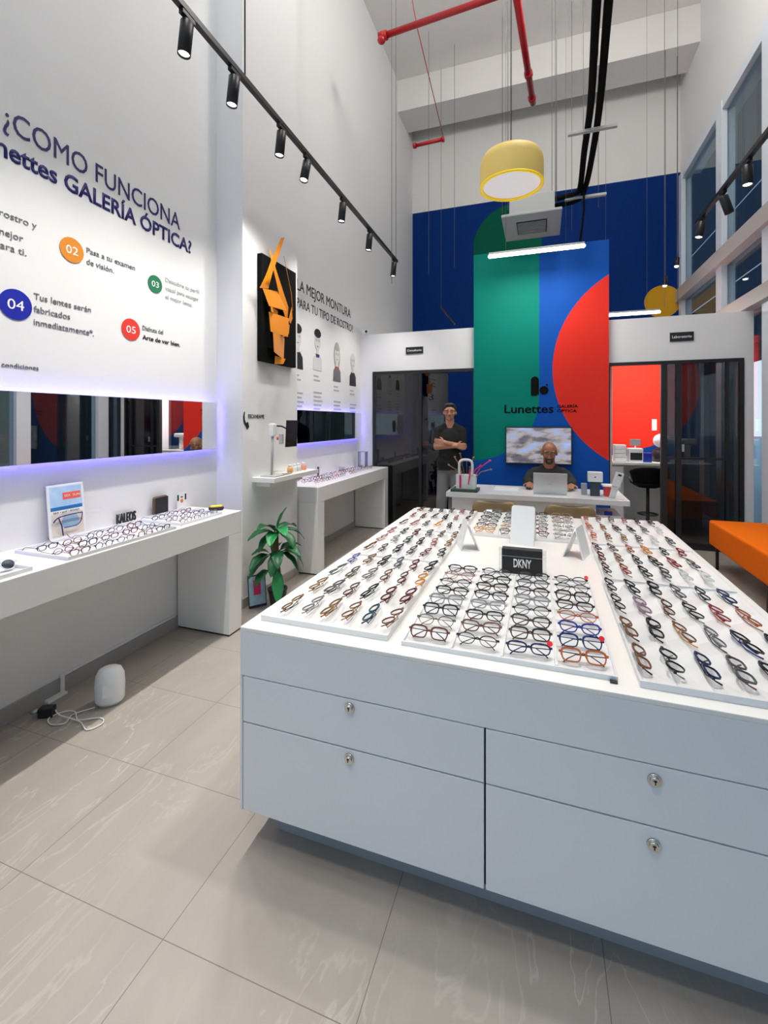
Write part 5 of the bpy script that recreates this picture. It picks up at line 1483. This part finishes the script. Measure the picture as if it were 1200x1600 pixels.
# standing man, arms crossed
PM = Matrix.Translation((-1.17, 6.08, 0)) @ Matrix.Rotation(R(9), 4, 'Z')
man = thing('person', 'standing person in black t-shirt and grey trousers, arms crossed', 'person', (-1.17, 6.08, 0))
def W(x, y, z): return PM @ Vector((x, y, z))
HM = PM @ Matrix.Translation((0, -.03, 1.662)) @ Matrix.Rotation(R(-4), 4, 'X') @ Matrix.Diagonal((1.08, 1.04, .98, 1))
b = MB()
head(b, None, 1.0, HM)
b.capsule(W(0, .0, 1.44), W(0, -.015, 1.60), .062, .055)
def torso(b, g):
    for (x, y, z, rx, ry, rz) in ((0, 0, .97, .140, .110, .12), (0, -.01, 1.10, .140, .118, .16), (0, 0, 1.29, .152, .115, .18)):
        b.ball(W(x, y, z), (rx + g, ry + g, rz + g), M=PM.to_3x3().to_4x4(), seg=24, rings=16)
    b.capsule(W(-.125, .01, 1.425), W(.125, .01, 1.425), .060 + g, .060 + g)
    b.capsule(W(-.06, .01, 1.47), W(.06, .01, 1.47), .05 + g, .05 + g)
torso(b, 0)
SH, EL = {-1: W(-.158, .0, 1.410), 1: W(.158, .0, 1.410)}, {-1: W(-.172, -.07, 1.205), 1: W(.172, -.07, 1.205)}
WRI = {1: W(-.055, -.205, 1.268), -1: W(.085, -.175, 1.225)}
for sx in (-1, 1):
    b.capsule(SH[sx], EL[sx], .052, .045)
    b.capsule(EL[sx], WRI[sx], .043, .029)
    b.capsule(W(sx * .075, 0, .90), W(sx * .104, -.01, .50), .076, .060)
    b.capsule(W(sx * .104, -.01, .50), W(sx * .115, .02, .09), .060, .040)
    b.capsule(W(sx * .115, .04, .05), W(sx * .13, -.14, .038), .042, .034)
dR = PM.to_3x3() @ Vector((-1, .25, .12)); up3 = Vector((0, 0, 1)); bk = PM.to_3x3() @ Vector((0, 1, 0))
fingers(b, WRI[1], dR, (0, 0, -1), bk, 1.0, .55, 1)
fingers(b, WRI[-1], PM.to_3x3() @ Vector((1, .3, -.1)), (0, 0, -1), bk, 1.0, .55, 1)
remesh('body', b, .0055, M['skin1'], man, 4)
man_off = Vector((-1.17, 6.08, 0))
def fix(o, off):
    o.data.transform(Matrix.Translation(-off))
    return o
for ch in [c for c in man.children if c.name.startswith('body')]: fix(ch, man_off)
b = MB(); torso(b, .012)
for sx in (-1, 1):
    b.capsule(SH[sx], SH[sx].lerp(EL[sx], .62), .066, .061)
b.capsule(W(-.05, 0, 1.0), W(.05, 0, 1.0), .13, .13); b.capsule(W(-.055, 0, .96), W(.055, 0, .96), .125, .125)
b.capsule(W(-.062, 0, .84), W(.062, 0, .84), .136, .136)
ts_obj = fix(remesh('t_shirt', b, .009, M['tshirt'], man, 4), man_off)
tb_ = bmesh.new(); tb_.from_mesh(ts_obj.data)
bmesh.ops.bisect_plane(tb_, geom=list(tb_.verts) + list(tb_.edges) + list(tb_.faces), plane_co=(0, 0, .895), plane_no=(0, 0, -1), clear_outer=True)
tb_.to_mesh(ts_obj.data); tb_.free()
b = MB()
b.capsule(W(-.06, 0, .92), W(.06, 0, .92), .115, .115)
for sx in (-1, 1):
    b.capsule(W(sx * .078, 0, .86), W(sx * .104, -.01, .50), .092, .078)
    b.capsule(W(sx * .108, -.01, .50), W(sx * .118, .02, .10), .078, .064)
fix(remesh('trousers', b, .010, M['pants'], man, 4), man_off)
b = MB()
for sx in (-1, 1):
    b.capsule(W(sx * .115, .05, .048), W(sx * .132, -.16, .044), .048, .042)
b_ = b.build('shoes', M['black'], man)
b = MB()
hm3 = HM.to_3x3().to_4x4()
b.ball(HM @ Vector((0, .018, .058)), (.086, .096, .080), M=hm3, seg=20, rings=12)
b.ball(HM @ Vector((0, -.045, .098)), (.060, .045, .030), M=hm3, seg=16, rings=10)
fix(remesh('hair', b, .006, M['hair'], man, 3), man_off)
eyes(man, 1.0, HM, M['hair'])
specs(man, 1.0, HM, M['black'])

# seated man behind the laptop
PM2 = Matrix.Translation((.085, 5.90, 0))
man2 = thing('person', 'seated bald bearded person in black sweatshirt behind the laptop', 'person', (.085, 5.90, 0))
off2 = Vector((.085, 5.90, 0))
def V2(x, y, z): return PM2 @ Vector((x, y, z))
HM2 = PM2 @ Matrix.Translation((0, -.07, 1.165)) @ Matrix.Rotation(R(10), 4, 'X')
b = MB()
head(b, None, 1.12, HM2)
b.capsule(V2(0, .0, .95), V2(0, -.03, 1.09), .072, .066)
def torso2(b, g):
    for (x, y, z, rx, ry, rz) in ((0, .05, .50, .19, .15, .13), (0, .03, .66, .19, .15, .17), (0, .0, .83, .185, .135, .15)):
        b.ball(V2(x, y, z), (rx + g, ry + g, rz + g), seg=24, rings=16)
    b.capsule(V2(-.145, .0, .90), V2(.145, .0, .90), .074 + g, .074 + g)
    b.capsule(V2(-.06, .0, .955), V2(.06, .0, .955), .05 + g, .05 + g)
torso2(b, 0)
SH2 = {-1: V2(-.190, -.01, .885), 1: V2(.190, -.01, .885)}
EL2 = {-1: V2(-.240, -.10, .83), 1: V2(.245, -.10, .83)}
WR2 = {-1: V2(-.220, -.30, .818), 1: V2(.235, -.30, .818)}
for sx in (-1, 1):
    b.capsule(SH2[sx], EL2[sx], .062, .050)
    b.capsule(EL2[sx], WR2[sx], .048, .032)
    b.capsule(V2(sx * .10, .04, .50), V2(sx * .14, -.34, .50), .085, .062)
    b.capsule(V2(sx * .14, -.34, .50), V2(sx * .14, -.30, .09), .060, .042)
    b.capsule(V2(sx * .14, -.28, .05), V2(sx * .15, -.46, .04), .042, .034)
fingers(b, WR2[-1], (.05, -1, -.02), (-1, 0, 0), (0, 0, -1), 1.05, .30, -1)
fingers(b, WR2[1], (-.15, -1, -.02), (1, 0, 0), (0, 0, -1), 1.05, .30, -1)
fix(remesh('body', b, .0055, M['skin2'], man2, 4), off2)
b = MB(); torso2(b, .018)
for sx in (-1, 1):
    b.capsule(SH2[sx], EL2[sx], .078, .064)
    b.capsule(EL2[sx], WR2[sx].lerp(EL2[sx], .08), .062, .044)
fix(remesh('sweatshirt', b, .009, M['sweat'], man2, 4), off2)
b = MB()
for sx in (-1, 1):
    b.capsule(V2(sx * .10, .04, .50), V2(sx * .14, -.34, .50), .105, .078)
    b.capsule(V2(sx * .14, -.34, .50), V2(sx * .14, -.30, .12), .078, .062)
b.capsule(V2(-.08, .05, .49), V2(.08, .05, .49), .125, .125)
fix(remesh('trousers', b, .012, M['pants'], man2, 3), off2)
b = MB()
for sx in (-1, 1): b.capsule(V2(sx * .14, -.27, .048), V2(sx * .15, -.48, .044), .048, .042)
b.build('shoes', M['black'], man2)
b = MB()
h3 = HM2.to_3x3().to_4x4()
def E2(x, y, z, rx, ry, rz): b.ball(HM2 @ Vector((x * 1.12, y * 1.12, z * 1.12)), (rx * 1.12, ry * 1.12, rz * 1.12), M=h3, seg=16, rings=12)
E2(0, -.056, -.088, .038, .030, .026); E2(0, -.089, -.048, .032, .010, .008)
for sx in (-1, 1): E2(sx * .034, -.072, -.066, .010, .016, .026)
fix(remesh('beard', b, .005, M['beard'], man2, 3), off2)
eyes(man2, 1.12, HM2, M['hair'])
specs(man2, 1.12, HM2, M['black'], .027, .016)
ch_ = thing('desk_stool', 'dark round stool beneath the seated person behind desk', 'stool', (.085, 5.96, 0))
MB().lathe([(.17, 0), (.18, .02), (.17, .05)], (.085, 5.96, .30), 28).build('stool_seat', M['blackmatte'], ch_)
MB().cone((.085, 5.96, .02), (.085, 5.96, .30), .025).build('stool_pole', M['black'], ch_)
MB().lathe([(.20, 0), (.20, .012), (.05, .03)], (.085, 5.96, 0), 28).build('stool_base', M['black'], ch_)
